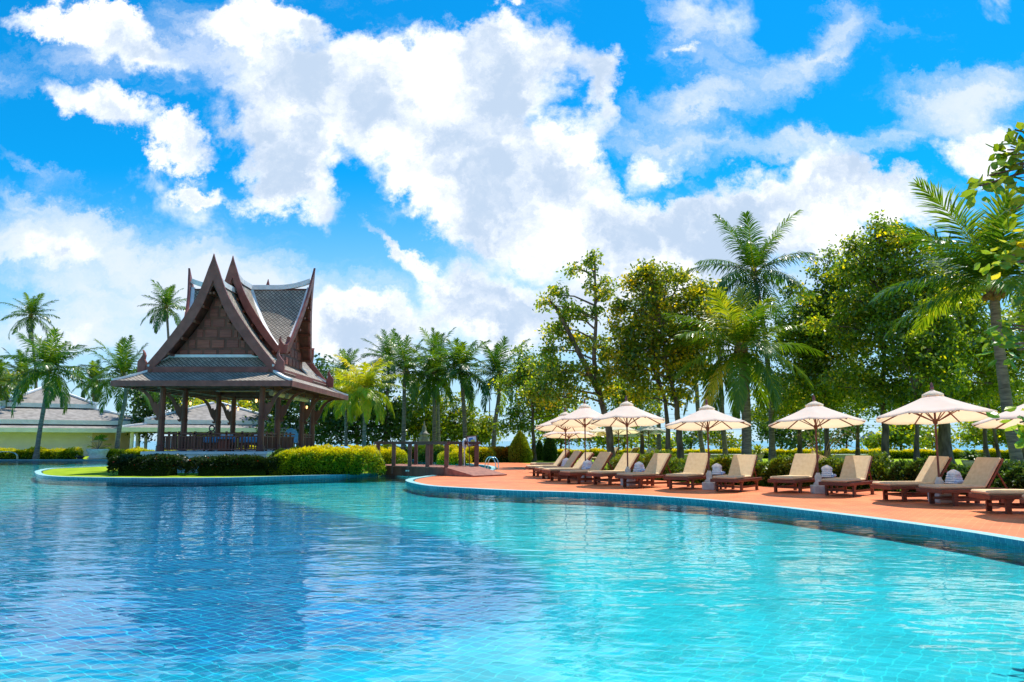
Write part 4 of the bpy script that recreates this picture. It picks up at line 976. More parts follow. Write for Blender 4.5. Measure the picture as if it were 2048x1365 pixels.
def make_table():
    r = empty('side_table', (0, 0, 0)); mb = MB(); mb.box((-.24, -.24, .40), (.24, .24, .44), bev=.008); mb.box((-.2, -.2, .35), (.2, .2, .398)); mb.build('table_top', M['lounger_wood'], r)
    for a in (-1, 1):
        for b in (-1, 1): q = MB(); q.box((a*.19-.028, b*.19-.028, 0), (a*.19+.028, b*.19+.028, .348)); q.build('leg', M['lounger_wood'], r)
    return r
def make_towels():
    r = empty('towel_bundle', (0, 0, 0)); rr = random.Random(4)
    mb = MB()
    for k in range(4):
        z = k*.055; w = .19 - .012*k; T = Matrix.Rotation(R(rr.uniform(-7, 7)), 4, 'Z'); mb.box((-w, -w*.8, z), (w, w*.8, z+.056), M4=T, bev=.025)
    mb.build('folded_towel', M['towel'], r)
    mb = MB(); mb.lathe([(.155, .222), (.165, .25), (.13, .3), (.05, .345), (.008, .36)], 10, wob=lambda a, z: .05*math.sin(5*a)); mb.build('pointed_towel', M['towel'], r)
    q = MB(); q.tube([(-.2, -.17, .05), (-.05, -.2, .06), (.1, -.2, .05)], [.045, .05, .045], 8); q.build('rolled_towel', M['bluecloth2'], r)
    return r
M['bluecloth2'] = mat_noise('pale_blue_towel', (.40, .55, .82), (.55, .68, .90), 12, .95, .5, 50, spec=.1)
tab0 = make_table(); tow0 = make_towels(); tu = [False]
def table(x, y, a, where):
    t = copy_tree(tab0) if tu[0] else tab0; w = copy_tree(tow0) if tu[0] else tow0; tu[0] = True
    t.location = (x, y, 0); t.rotation_euler = (0, 0, a); tag(t, 'small brown side table ' + where, 'side table', 'side tables between the loungers')
    w.location = (x, y, .442); w.rotation_euler = (0, 0, a+.3); tag(w, 'white folded towels with pointed top on the side table ' + where, 'towels', 'towel bundles on the side tables')
pairs = [  # L corner, L heading, R corner, R heading, umbrella t, table t, umbrella top, names
 ((.6, 35), (.98, .18), (.92, 32.6), (.97, .25), 1.45, 1.2, 2.74, 'first', 'at the far left end'),
 ((1.19, 31), (.95, .32), (1.71, 29), (.92, .42), 1.25, 1.05, 2.92, 'second', 'under the second umbrella from left'),
 ((2.6, 28), (.82, .58), (3.4, 26.4), (.83, .57), .85, 1.1, 2.88, 'third', 'under the third umbrella from left'),
 ((4.82, 25.5), (.62, .79), (5.95, 24.1), (.6, .8), .72, 1.05, 2.65, 'fourth', 'under the middle umbrella'),
 ((7.57, 23.8), (.7, .7), (8.5, 22.3), (.7, .7), .72, 1.05, 2.68, 'fifth', 'left of the thatched mound'),
 ((9.3, 20.9), (.98, .16), (9.78, 19.5), (.98, .2), .98, 1.12, 2.79, 'sixth', 'under the large umbrella at right'),
 ((9.97, 17.6), (.99, -.06), (10.0, 15.9), (.99, -.1), 1.0, 1.2, 2.54, 'seventh', 'at the photo right edge')]
UL = ['cream umbrella at the far left of the deck, half hidden behind the next one', 'cream umbrella second from the left, beside the tree with the forked crown', 'cream umbrella third from the left, over two loungers and white towels',
      'cream umbrella in the middle of the row, left of the thick palm trunk', 'cream umbrella with pointed top, just left of the thatched mound', 'large cream umbrella at right with ribs showing under its lit canopy', 'cream umbrella cut by the right edge of the photo']
for k, (a, ha, b, hb, tu_, tt, top, nm, wh) in enumerate(pairs):
    lounger(a[0], a[1], ha[0], ha[1], 'beige cushioned lounger, left one of the pair ' + wh)
    lounger(b[0], b[1], hb[0], hb[1], 'beige cushioned lounger, right one of the pair ' + wh)
    hA = Vector(ha).normalized(); hB = Vector(hb).normalized(); ar = Vector(a) + Vector((hA.y, -hA.x))*.8; mid = (ar+Vector(b))/2; h = (hA+hB).normalized()
    u = mid + h*tu_; umbrella(u.x, u.y, top, UL[k], rz=k*.37, w=(.99, .96, .98, 1.0, 1.0, 1.05, 1.05)[k])
    t = mid + h*(tt+.28); table(t.x, t.y, math.atan2(h.y, h.x), wh)
lounger(.9, 39, .98, .1, 'beige cushioned lounger farthest back at the left end of the deck'); 
BG = 'loungers on the lawn behind the deck row'
for (px, D, hx, hy, t) in ((1180, 52, .8, .5, 'distant lounger on the lawn, leftmost of the back row'), (1228, 54, .8, -.5, 'distant lounger on the lawn, second of the back row'), (1262, 55, .7, .6, 'distant lounger on the lawn behind the third umbrella pole'), (1296, 56, .75, -.5, 'distant dark lounger on the lawn, rightmost of the back row')):
    lounger(XY(px, D), D, hx, hy, t, BG)
BU = 'far umbrellas on the lawn behind the deck row'
for (px, D, top, t) in ((1138, 39, 2.35, 'far umbrella peeking out below the two leftmost front umbrellas'), (1180, 49, 2.6, 'far umbrella right behind the second front umbrella'), (1237, 50, 2.75, 'far umbrella with leaf shadows behind the third front umbrella'), (1250, 58, 2.6, 'far umbrella mostly hidden behind the one with leaf shadows'), (1297, 57, 2.85, 'far umbrella rightmost of the lawn group')):
    umbrella(XY(px, D), D, top, t, BU, rz=px*.1)

# ------------------------------------------------------------------ bridge, sign, ladder
A = V(754, 932, 38.2).xy; B = V(893, 935, 35).xy; ax = (B-A).normalized(); nr = Vector((-ax.y, ax.x)); WD = 1.9
r = empty('wooden_footbridge', (A.x, A.y, 0)); tag(r, 'brown wooden footbridge with post railings over the canal', 'footbridge')
def L3(t, w, z): q = ax*t + nr*w; return Vector((q.x, q.y, z))
LB = (B-A).length
M['bridge_deck'] = mat_noise('bridge_planks', (.22, .085, .06), (.36, .15, .10), 5, .7, .3, 30)
mb = MB(); mb.bar(L3(-.6, 0, .12), L3(LB, 0, .12), .14, .4); mb.bar(L3(-.6, WD, .12), L3(LB, WD, .12), .14, .4); mb.build('side_beam', M['teak'], r)
mb = MB(); n = int((LB+.6)/.15)
for k in range(n): t = -.6 + .15*k; mb.bar(L3(t+.07, -.1, .345), L3(t+.07, WD+.1, .345), .135, .05)
mb.build('deck_planks', M['bridge_deck'], r)
mb = MB(); mb.prism([(0, -.08), (0, .36), (.02, .37), (1.75, .06), (1.75, .012), (1.2, .006), (.3, -.08)], L3(LB, -.08, 0), (ax.x, ax.y, 0), (0, 0, 1), (nr.x*(WD+.16), nr.y*(WD+.16), 0)); mb.build('ramp', M['bridge_deck'], r)
tA = [(786-754), (819-754), (857-754), (893-754)]
for w in (0, WD):
    q = MB(); q.bar(L3(-.15 if w == 0 else .3, w, 1.42), L3(LB+.12, w, 1.41), .17, .13); q.build('handrail', M['teak_dark'], r)
    for t in ((.06, 1.22, 2.35, 3.55, LB-.02) if w == 0 else (.6, 1.7, 2.8, 3.7, LB-.02)):
        q = MB(); q.bar(L3(t, w, .0), L3(t, w, 1.37), .17, .15); q.build('post', M['teak_dark'], r)
q = MB(); q.box((-.12, -.01, -.03), (.12, .01, .03), M4=Matrix.Translation(L3(2.3, -.085, .16)) @ Matrix.Rotation(math.atan2(ax.y, ax.x), 4, 'Z')); q.build('plaque', M['fascia_white'], r)
S = Vector((XY(944, 36.7), 36.75, 0)); r = empty('notice_board', S, R(6)); tag(r, 'slanted notice board with brown frame and coloured map on two thin legs', 'notice board')
for x in (-.12, .12): q = MB(); q.tube([(x, 0, 0), (x, 0, 1.3)], .02, 6); q.build('leg', M['teak_dark'], r)
T = Matrix.Translation((0, -.02, 1.5)) @ Matrix.Rotation(R(-18), 4, 'X') @ Matrix.Rotation(R(-7), 4, 'Y')
q = MB()
for lo, hi in (((-.24, -.03, -.25), (-.2, .02, .25)), ((.2, -.03, -.25), (.24, .02, .25)), ((-.2, -.03, .21), (.2, .02, .25)), ((-.2, -.03, -.25), (.2, .02, -.21))): q.box(lo, hi, M4=T)
q.build('frame', M['lounger_wood'], r)
q = MB(); q.box((-.2, -.01, -.21), (.2, .012, .21), M4=T); q.build('panel', mat_plain('sign_white', (.75, .78, .82), .4), r)
q = MB(); q.box((-.13, -.014, .0), (.05, -.011, .15), 0, T); q.box((-.06, -.016, -.08), (.12, -.013, .06), 1, T); q.box((-.15, -.015, -.12), (-.02, -.012, -.02), 2, T)
for k in range(4): q.box((-.14, -.015, -.145-.014*k), (.14-.03*(k % 2), -.012, -.139-.014*k), 0, T)
q.build('printed_map', [mat_plain('print_blue', (.05, .22, .55), .5), mat_plain('print_yellow', (.75, .6, .08), .5), mat_plain('print_green', (.1, .45, .2), .5)], r)
r = empty('lifebuoy', (S.x-.34, S.y+.12, .98), R(15)); tag(r, 'pale blue and white lifebuoy on a post behind the notice board', 'lifebuoy')
q = MB(); q.tube([(.09*math.cos(a*math.pi/12), .1*math.cos(a*math.pi/12), .2*math.sin(a*math.pi/12)+.4) for a in range(25)], .045, 10, cap=False); q.build('ring', M['platform'], r)
q = MB(); q.bar((0, .07, -.98), (0, .07, .45), .05, .04); q.build('post', M['fascia_white'], r)
def handrail(a, b, h, label, back=.0):
    """two bent steel rails from the deck (b) down into the water (a)"""
    r = empty('pool_ladder', (b[0], b[1], 0)); tag(r, label, 'pool ladder', None); a = Vector(a); b = Vector(b); d = a-b; nn = Vector((-d.y, d.x)).normalized()*.16
    for s in (-1, 1):
        pts = []
        for k in range(13):
            t = k/12; ang = math.pi*t; x = (1-math.cos(ang))/2; z = h*(math.sin(ang)**.6 if 0 < t < 1 else 0); q = d*x + nn*s; pts.append((q.x, q.y, z))
        pts.append((pts[-1][0], pts[-1][1], -.6)); pts[0] = (pts[0][0], pts[0][1], .0)
        q = MB(); q.tube(pts, .024, 8); q.build('rail', M['steel'], r)
    for z in (-.25, -.5): q = MB(); e = d; q.bar((e.x-nn.x, e.y-nn.y, z), (e.x+nn.x, e.y+nn.y, z), .08, .03); q.build('step', M['steel'], r)
handrail((-1.35, 42.5), (-.78, 42.2), .68, 'bent steel pool ladder at the canal edge beside the bridge')
handrail((-41.6, 64.3), (-40.3, 65.6), .65, 'steel pool handrail at the far left edge of the photo')

# ------------------------------------------------------------------ hedges and clipped shrubs
hedge([(-17.25, 35.9), (-15.05, 35.7)], 1.3, .80, 'dark low hedge with red flowers in the pavilion shade, left of the gap', 'leaf_ixora', (.10, .06), 9000, 5, group='dark hedges before the pavilion', fl=.006, seed=4)
hedge([(-13.75, 35.7), (-10.9, 36.0)], 1.3, .78, 'dark low hedge with red flowers in the pavilion shade, right of the gap', 'leaf_ixora', (.10, .06), 10000, 5, group='dark hedges before the pavilion', fl=.01, seed=5)
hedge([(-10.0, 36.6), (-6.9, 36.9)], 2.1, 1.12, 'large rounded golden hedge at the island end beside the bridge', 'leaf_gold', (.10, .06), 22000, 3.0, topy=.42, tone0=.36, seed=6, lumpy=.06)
hedge([(-10.7, 37.4), (-10.1, 37.6)], 1.5, 1.05, 'darker green bush between the dark hedge and the golden hedge', 'leaf_shrub', (.10, .06), 6000, 2.6, topy=.1, tone0=.1, seed=7, cat='bush', name='round_bush')
hedge([(-6.7, 41.0), (-5.9, 41.0)], 1.5, 1.02, 'small rounded golden bush behind the left bridge posts', 'leaf_gold', (.10, .06), 6000, 2.4, topy=.25, tone0=.5, seed=8, cat='bush', name='round_bush')
hedge([(-22, 67.8), (-14.5, 69), (-7.5, 68.4), (-3.6, 59.2), (-1.8, 57.4)], 1.3, 1.0, 'long golden hedge running behind the canal and bridge', 'leaf_gold', (.13, .08), 22000, 5, topy=.35, tone0=.45, seed=9)
hedge([(-2.3, 57.8), (.9, 58.3)], 1.3, .98, 'orange tinged clipped hedge ending at the cone topiary', 'leaf_orange', (.12, .07), 11000, 6, topy=.3, tone0=.42, seed=10)
hedge([(-6.2, 58.5), (-5.0, 57.5)], 1.3, 1.0, 'green rounded bush behind the bridge at the canal edge', 'leaf_shrub', (.12, .07), 6000, 2.6, topy=.1, tone0=.25, seed=12, cat='bush', name='round_bush')
hedge([(-4.3, 52.8), (-3.3, 53.6)], 1.2, .8, 'small yellow bush beside the canal behind the notice board', 'leaf_gold', (.12, .07), 5000, 2.2, topy=.2, tone0=.55, seed=13, cat='bush', name='round_bush')
hedge([(-46, 67.5), (-36.8, 67.5)], 1.3, .72, 'yellow flowering hedge at the far pool edge left of the stone planter', 'leaf_gold', (.13, .08), 14000, 4, topy=.4, tone0=.3, seed=14, lumpy=.12)
hedge([(-34.0, 67.5), (-22.5, 67.8)], 1.3, .72, 'yellow flowering hedge at the far pool edge right of the stone planter', 'leaf_gold', (.13, .08), 14000, 4, topy=.4, tone0=.3, seed=15, lumpy=.12)
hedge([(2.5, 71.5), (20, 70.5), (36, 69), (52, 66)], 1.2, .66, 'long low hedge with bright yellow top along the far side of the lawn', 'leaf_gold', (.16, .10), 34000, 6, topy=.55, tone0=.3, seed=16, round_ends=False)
SG = 'shrub borders behind the loungers'
hedge([(4.9, 37.0), (5.6, 33.0), (6.6, 30.6)], 1.0, .75, 'yellow green shrub border behind the third umbrella', 'leaf_shrub', (.13, .06), 9000, 3, group=SG, topy=.25, tone0=.35, seed=17, lumpy=.16)
hedge([(7.1, 29.3), (8.3, 27.9)], 1.0, .78, 'yellow green shrub border behind the pair in the middle of the row', 'leaf_shrub', (.12, .06), 9000, 3, group=SG, topy=.25, tone0=.4, seed=18, lumpy=.16, fl=0)
hedge([(8.8, 27.4), (10.6, 25.9), (11.3, 25.1)], 1.0, .78, 'green shrub border between the middle umbrella and the grey shaded one', 'leaf_shrub', (.12, .055), 11000, 3, group=SG, topy=.2, tone0=.36, seed=19, lumpy=.16)
hedge([(12.0, 24.4), (13.2, 23.0), (14.2, 21.3)], 1.0, .72, 'dark green shrub border between the two rightmost umbrellas', 'leaf_dark', (.12, .06), 11000, 3, group=SG, topy=.3, tone0=.4, seed=20, lumpy=.16)
hedge([(14.9, 20.2), (16.2, 17.0), (16.8, 13)], 1.0, .75, 'dark green shrub border at the right edge of the photo', 'leaf_dark', (.12, .06), 9000, 3, group=SG, topy=.4, tone0=.5, seed=21, lumpy=.16)
blob_plant((XY(1040, 57), 57, 0), [(.75, 0), (.86, .3), (.8, .8), (.62, 1.3), (.36, 1.8), (.12, 2.1), (.02, 2.2)], 'bright green cone topiary at the end of the orange hedge', 'leaf_shrub', 9000, (.12, .07), 'cone_topiary', 'topiary', 'clipped cones', .5, .3, 2)
blob_plant((XY(1079, 62), 62, 0), [(.25, 0), (.34, .3), (.32, .9), (.2, 1.3), (.02, 1.6)], 'small dark slim cone topiary beside the bright one', 'leaf_dark', 3500, (.10, .06), 'cone_topiary', 'topiary', 'clipped cones', .6, .3, 3)
blob_plant((XY(1100, 60), 60, 0), [(.5, 0), (.56, .4), (.5, 1.0), (.34, 1.5), (.12, 1.8), (.02, 1.9)], 'dark rounded cone topiary left of the leftmost umbrella poles', 'leaf_dark', 6000, (.10, .06), 'cone_topiary', 'topiary', 'clipped cones', .5, .3, 4)

# ------------------------------------------------------------------ pots, statue, small garden things
def agave(root, n, L, w, mat, z, sd, spread=1.0, tone=.6):
    global rng
    rng = np.random.default_rng(sd); Q = []
    for k in range(n):
        az = k*2.4; el = R(rng.uniform(15, 80)); l_ = L*rng.uniform(.7, 1.1); d = np.array([math.cos(az)*math.cos(el)*spread, math.sin(az)*math.cos(el)*spread, math.sin(el)]); s = np.array([-math.sin(az), math.cos(az), 0])
        p0 = np.array([0, 0, z]); p1 = p0 + d*l_*.45; d2 = d.copy(); d2[2] -= .45; p2 = p1 + d2*l_*.35; d3 = d2.copy(); d3[2] -= .5; p3 = p2 + d3*l_*.2
        for a, b, wa, wb in ((p0, p1, .4, 1), (p1, p2, 1, .8), (p2, p3, .8, .05)): Q.append([a-s*w*wa/2, a+s*w*wa/2, b+s*w*wb/2, b-s*w*wb/2])
    Q = np.array(Q); quad_mesh('leaves', Q, tone + rng.normal(0, .12, len(Q)), M[mat], root)
def pot(root, prof, mat, n=16): mb = MB(); mb.lathe(prof, n); mb.build('pot', M[mat], root)
c = Vector((XY(193, 66), 66.3, 0)); r = empty('stone_planter', c); tag(r, 'wide pale stone planter with big leaved plant at the far pool edge', 'planter')
pot(r, [(.45, 0), (.8, .08), (.62, .2), (.75, .55), (.86, .75), (.86, .85), (.7, .85), (.6, .7)], 'stone')
global_rng = rng
def fans(root, n, rr, z, sd, mat='green_pal', sz=.4):
    rg = np.random.default_rng(sd); Q = []; T = []
    sb = MB()
    for k in range(n):
        az = k*2.4; el = R(rg.uniform(20, 80)); L = rr*rg.uniform(.6, 1.0); d = np.array([math.cos(az)*math.cos(el), math.sin(az)*math.cos(el), math.sin(el)]); c_ = np.array([0, 0, z]) + d*L
        s = np.array([-math.sin(az), math.cos(az), 0]); d2 = d.copy(); d2[2] -= .7; d2 /= np.linalg.norm(d2); sb.tube([(0, 0, z), tuple(c_)], .015, 4, cap=False)
        for j in range(9):
            a0 = -1.7 + 3.4*j/9; a1 = a0+.34; am = (a0+a1)/2; q = sz*rg.uniform(.85, 1.1)
            Q.append([c_, c_ + (d2*math.cos(a0)+s*math.sin(a0))*q*.8, c_ + (d2*math.cos(am)+s*math.sin(am))*q*1.1, c_ + (d2*math.cos(a1)+s*math.sin(a1))*q*.8]); T.append(.55+rg.normal(0, .15))
    quad_mesh('leaves', np.array(Q), np.array(T), M[mat], root); sb.build('stems', M['palmbark'], root)
fans(r, 14, 1.15, .8, 5)
def potted(px, D, label, h=.45, L=.9, mat='leaf_shrub', potm='concrete', n=60, tone=.6, k=1.0):
    r = empty('potted_plant', (XY(px, D), D, 0)); tag(r, label, 'potted plant'); pot(r, [(.3*k, 0), (.32*k, .04), (.24*k, .1), (.36*k, h*.7), (.42*k, h), (.36*k, h), (.3*k, h*.8)], potm); agave(r, n, L, .11, mat, h-.05, int(px), tone=tone); return r
potted(1515, 60, 'tall bright green plant in a grey pot beside the thick palm trunk', .55, 1.25, n=70, k=1.1, tone=.75); potted(1941, 38, 'dark leafy plant in a round stone urn on the lawn at right', .6, .9, 'leaf_dark', 'oldstone', 90, .7, 1.1)
potted(162, 65.9, 'small dark pot at the far pool edge', .25, .25, 'leaf_dark', 'dark', 20, .4, .9)
for (px, D, L, n, t, mt) in ((985, 66, 1.6, 90, 'spiky green shrub at the foot of the leaning palm', 'green_pal'), (1630, 33, .9, 1, '', ''), (710, 52, 1.1, 70, 'bright yellow green shrub right of the pavilion', 'leaf_shrub'), (1285, 47, .8, 50, 'low bright shrub on the lawn behind the third umbrella', 'leaf_shrub'), (1863, 44, .9, 60, 'small bright bush at the foot of the big dark trunk', 'leaf_shrub')):
    if not t: continue
    r = empty('spiky_shrub', (XY(px, D), D, 0)); tag(r, t, 'shrub'); agave(r, n, L, .13, mt, 0, int(px), tone=.5)
r = empty('thatched_mound', (XY(1625, 38), 38, 0)); tag(r, 'brown heap of dry thatch with drooping straw on the lawn', 'thatch heap')
mb = MB(); mb.lathe([(.95, .0), (.93, .3), (.75, .6), (.45, .8), (.12, .93), (.05, 1.05)], 18, wob=lambda a, z: .05*math.sin(7*a+z*5)); mb.build('thatch', M['thatch'], r)
rg = np.random.default_rng(3); Q = []
for k in range(420):
    a = rg.uniform(0, 6.28); r0 = rg.uniform(.1, .9); z0 = .95-.8*(r0)**1.6; l_ = rg.uniform(.25, .6); r1 = r0 + l_*.8; z1 = z0 - l_*rg.uniform(.2, 1.0) + .1; s = np.array([-math.sin(a), math.cos(a), 0])*.012; rd = np.array([math.cos(a), math.sin(a), 0]); p = rd*r0+np.array([0, 0, z0+.03]); q = rd*r1+np.array([0, 0, max(z1, .02)]); Q.append([p-s, p+s, q+s*.3, q-s*.3])
quad_mesh('straw', np.array(Q), rg.uniform(.8, 1, 420), M['green_pal'], r)
r = empty('dry_branch', (XY(1642, 39.5), 39.5, 0)); tag(r, 'thin dry bare branches rising behind the thatch heap', 'dry branches'); mb = MB(); rr = random.Random(2)
for k in range(14): a = rr.uniform(0, 6.28); b = rr.uniform(.3, 1.2); h = rr.uniform(1.2, 2.4); mb.tube([(0, 0, 0), (b*.4*math.cos(a), b*.4*math.sin(a), h*.6), (b*math.cos(a), b*math.sin(a), h), (b*1.7*math.cos(a), b*1.7*math.sin(a), h*.85)], [.02, .016, .012, .006], 5)
mb.build('twigs', M['thatch'], r)
r = empty('stone_statue', (XY(848, 72), 72, 0)); tag(r, 'weathered stone lantern statue among the shrubs behind the bridge', 'statue')
mb = MB(); mb.lathe([(.6, 0), (.6, .3), (.4, .4), (.32, .9), (.5, 1.0), (.5, 1.15), (.3, 1.25)], 8, smooth=False); mb.build('pedestal', M['oldstone'], r)
mb = MB(); mb.lathe([(.42, 1.25), (.5, 1.5), (.45, 1.8), (.3, 1.95), (.55, 2.05), (.3, 2.25), (.16, 2.5), (.2, 2.65), (.08, 2.9), (.03, 3.3)], 12); mb.build('figure', M['oldstone'], r)
r = empty('pool_float', (XY(688, 47), 47, 0)); tag(r, 'light blue rounded cover just behind the golden hedge', 'pool float'); mb = MB(); mb.lathe([(.02, .0), (.5, .02), (.62, .35), (.6, .8), (.45, 1.05), (.25, 1.17), (.01, 1.2)], 16, wob=lambda a, z: .03*math.sin(6*a)); mb.build('cover', M['bluecloth'], r)
for (x0, x1, t) in ((1368, 1487, 'low stone garden wall with its lit top coloured pale, behind the fourth umbrella'), (1663, 1764, 'low stone garden wall with its lit top coloured pale, right of the fifth umbrella')):
    D = 66; a = XY(x0, D); b = XY(x1, D); r = empty('garden_wall', ((a+b)/2, D, 0)); tag(r, t, 'low wall', 'low walls in front of the far hedge'); h = (b-a)/2
    mb = MB(); mb.box((-h, -.15, 0), (h, .2, .36)); mb.build('wall', M['oldstone'], r); mb = MB(); mb.box((-h-.03, -.2, .36), (h+.03, .25, .43), bev=.01); mb.build('coping', M['white'], r)  # lit top and shaded side put into the colours: pale slab, dark wall

# ------------------------------------------------------------------ resort buildings at left
def hip_building(name, label, c, rz, tiers, wall, cols, parent_h):
    r = empty(name, c, rz); tag(r, label, 'building')
    for (hx, hy, z0, kx, ky, z1) in tiers:
        co = [(-hx, -hy), (hx, -hy), (hx, hy), (-hx, hy)]; ci = [(-kx, -ky), (kx, -ky), (kx, ky), (-kx, ky)]
        mb = MB(); vs = [(x, y, z0) for x, y in co] + [(x, y, z1) for x, y in ci]; mb.add(vs, [(k, (k+1) % 4, 4+(k+1) % 4, 4+k) for k in range(4)]); mb.add(vs[4:], [(0, 1, 2, 3)]); mb.add([(x, y, z0-.02) for x, y in co], [(3, 2, 1, 0)]); rf_ = mb.build('roof', M['roofside'], r)
        hb = MB()
        for k in range(4): hb.bar((co[k][0], co[k][1], z0+.08), (ci[k][0], ci[k][1], z1+.08), .34, .16)
        hb.build('hip_cap', M['ridge'], rf_)
        fb = MB()
        for k in range(4):
            a, b = co[k], co[(k+1) % 4]; nx, ny = ((0, -1), (1, 0), (0, 1), (-1, 0))[k]; fb.bar((a[0]+nx*.04, a[1]+ny*.04, z0-.2), (b[0]+nx*.04, b[1]+ny*.04, z0-.2), .07, .42)
        fb.build('fascia', M['fascia_white'], rf_)
    for (x0, y0, x1, y1, m_) in wall:
        mb = MB(); mb.box((x0, y0, -.01), (x1, y1, parent_h)); mb.build('wall', M[m_], r)
    for (x, y) in cols: mb = MB(); mb.box((x-.22, y-.22, 0), (x+.22, y+.22, .3)); mb.lathe([(.17, .3), (.16, parent_h-.1), (.22, parent_h)], 10, (x, y, 0)); mb.build('column', M['white'], r)
    return r
hip_building('resort_building', 'low cream building with three tier hipped brown roof at the far left', (XY(85, 86), 86, 0), R(38), [(4.2, 4.2, 5.35, .05, .05, 7.3), (8.6, 8.6, 3.55, 3.4, 3.4, 5.05), (9.6, 9.6, 2.75, 8.2, 8.2, 3.12)], [(-7.5, -7.5, 3.4, -7.2, 'cream'), (3.403, -7.6, 4.6, -7.1, 'ochre'), (-7.5, -7.2, -7.2, 7.5, 'cream'), (4.603, -7.5, 7.0, -3.0, 'ochre')], [(8.3, -8.6), (8.3, -5.6), (8.3, 0), (8.3, 5.6), (5.5, -8.6)], 2.45)
hip_building('garden_hall', 'open sided hall with brown hipped roof and white columns behind the pavilion', (XY(424, 87), 88, 0), R(20), [(6.6, 6.6, 3.6, .4, .4, 5.6), (8.6, 8.6, 2.8, 6.2, 6.2, 3.2)], [(-2.5, 3, 6.8, 3.3, 'cream')], [(-7.6, -7.6), (-3.5, -7.6), (1, -7.6), (5, -7.6), (7.6, -3), (7.6, -7.6), (-7.6, -2)], 2.5)

# ------------------------------------------------------------------ lamp posts and cables
def lamp_post(px, D, ytop, label):
    r = empty('lamp_post', (XY(px, D), D, 0)); tag(r, label, 'lamp post', 'thin lamp posts beyond the garden'); h = V(px, ytop, D).z
    mb = MB(); mb.tube([(0, 0, 0), (0, 0, h*.5), (0, 0, h)], [.1, .08, .055], 8); mb.build('post', M['dark'], r)
    mb = MB(); mb.tube([(0, 0, h), (.4, 0, h+.2), (.8, 0, h+.15)], .035, 6); mb.box((.6, -.12, h+.08), (1.15, .12, h+.2), bev=.03); mb.build('lamp_head', M['dark'], r)
lamp_post(263, 96, 790, 'dark thin lamp post left of the pavilion'); lamp_post(979, 96, 790, 'dark thin lamp post beside the leaning palm'); 
r = empty('power_lines', (0, 100, 3)); tag(r, 'thin dark power cables strung behind the garden trees', 'power cables')
for y in (826, 834, 842, 853, 858):
    z = V(1024, y, 100).z - 3; pts = [(x, 0, z + .35*math.cos((x+10)*math.pi/30)*.5) for x in range(-70, 80, 5)]; mb = MB(); mb.tube(pts, .022, 4); mb.build('cable', M['cable'], r)
for x in (-60, 50): mb = MB(); mb.tube([(x, .1, -3), (x, .1, 4)], .1, 6); mb.build('pole', M['dark'], r)

# ------------------------------------------------------------------ palms
palm([(72, 916), (80, 860), (92, 790), (97, 740)], 66, 'a', 'large palm at the far left pool edge with a leaning mossy trunk', 0.4, 1.15, .19, .13)
palm([(232, 912), (240, 850), (252, 790), (247, 755)], 68, 'b', 'leaning palm just left of the pavilion eave with one yellow frond', 2.1, 1.02, .19, .13)
palm([(75, 890), (72, 760), (66, 690), (62, 632)], 100, 'd', 'tall slim palm rising above the left building', 1.0, 1.0, .17, .12)
palm([(186, 890), (187, 800), (190, 762)], 104, 'c', 'small distant palm between the two left palms', 2.0, .95, .2, .13)
palm([(350, 890), (345, 760), (338, 690), (333, 615)], 92, 'd', 'tall palm behind the left slope of the pavilion roof', 3.3, .95, .16, .12)
palm([(48, 890), (47, 790), (44, 750)], 98, 'b', 'distant palm behind the large far left palm', .2, 1.0, .2, .13)
palm([(-25, 900), (-20, 800), (-15, 765)], 80, 'c', 'palm cut off by the left edge of the photo', 5.2, 1.0, .2, .13)
palm([(728, 900), (729, 850), (730, 780)], 62, 'gold', 'bright golden yellow palm right of the pavilion', 0, 1.0, .16, .12, name='golden_palm_tree')
palm([(692, 900), (692, 840), (690, 790)], 66, 'gold', 'second golden palm half hidden beside the pavilion eave', 2.0, .85, .14, .1, name='golden_palm_tree')
palm([(714, 895), (714, 820), (690, 745)], 78, 'd', 'green palm top behind the golden palms', 1.0, .8, .14, .1)
palm([(806, 900), (808, 840), (809, 770), (812, 745)], 68, 'b', 'palm directly behind the left end of the bridge', 1.2, .95, .2, .13)
palm([(772, 898), (774, 800), (778, 720)], 80, 'd', 'slightly taller palm left of the bridge palms', 4, .95, .16, .12)
palm([(868, 900), (869, 840), (868, 775), (866, 750)], 70, 'c', 'palm behind the middle of the bridge', .7, .92, .2, .13)
palm([(878, 898), (876, 800), (872, 715)], 80, 'b', 'taller palm top behind the middle bridge palm', 2.7, .9, .16, .12)
palm([(931, 900), (929, 840), (925, 780), (922, 742)], 68, 'a', 'full green palm behind the right end of the bridge', 3.9, 1.0, .2, .13)
palm([(986, 905), (990, 850), (998, 790), (997, 752)], 66, 'd', 'leaning palm right of the bridge beside the lamp post', 5.0, 1.0, .19, .13)
palm([(1493, 935), (1493, 850), (1490, 770), (1482, 700)], 43, 'big', 'thick trunked coconut palm in the middle of the right hand trees', .35, 1.2, .27, .2, coconuts=True)
palm([(1545, 925), (1540, 780), (1525, 640), (1508, 548)], 54, 'tall', 'tallest palm towering behind the thick trunked one', 1.9, 1.22, .2, .13)
palm([(2042, 950), (2020, 850), (2008, 770), (1994, 660), (1988, 580)], 29, 'near', 'large coconut palm at the right with a curved ringed trunk', 2.55, 1.0, .21, .16, coconuts=True)
palm([(1318, 920), (1316, 760), (1310, 610)], 62, 'd', 'palm top showing behind the yellowing tree', .6, .9, .16, .12)
palm([(1452, 918), (1446, 850), (1440, 740), (1435, 640)], 60, 'b', 'slim grey trunk palm left of the thick palm', 2.6, .9, .19, .13)
palm([(1408, 915), (1398, 850), (1392, 760), (1385, 700)], 64, 'c', 'slim trunk palm behind the fourth umbrella', 4.6, .85, .19, .13)

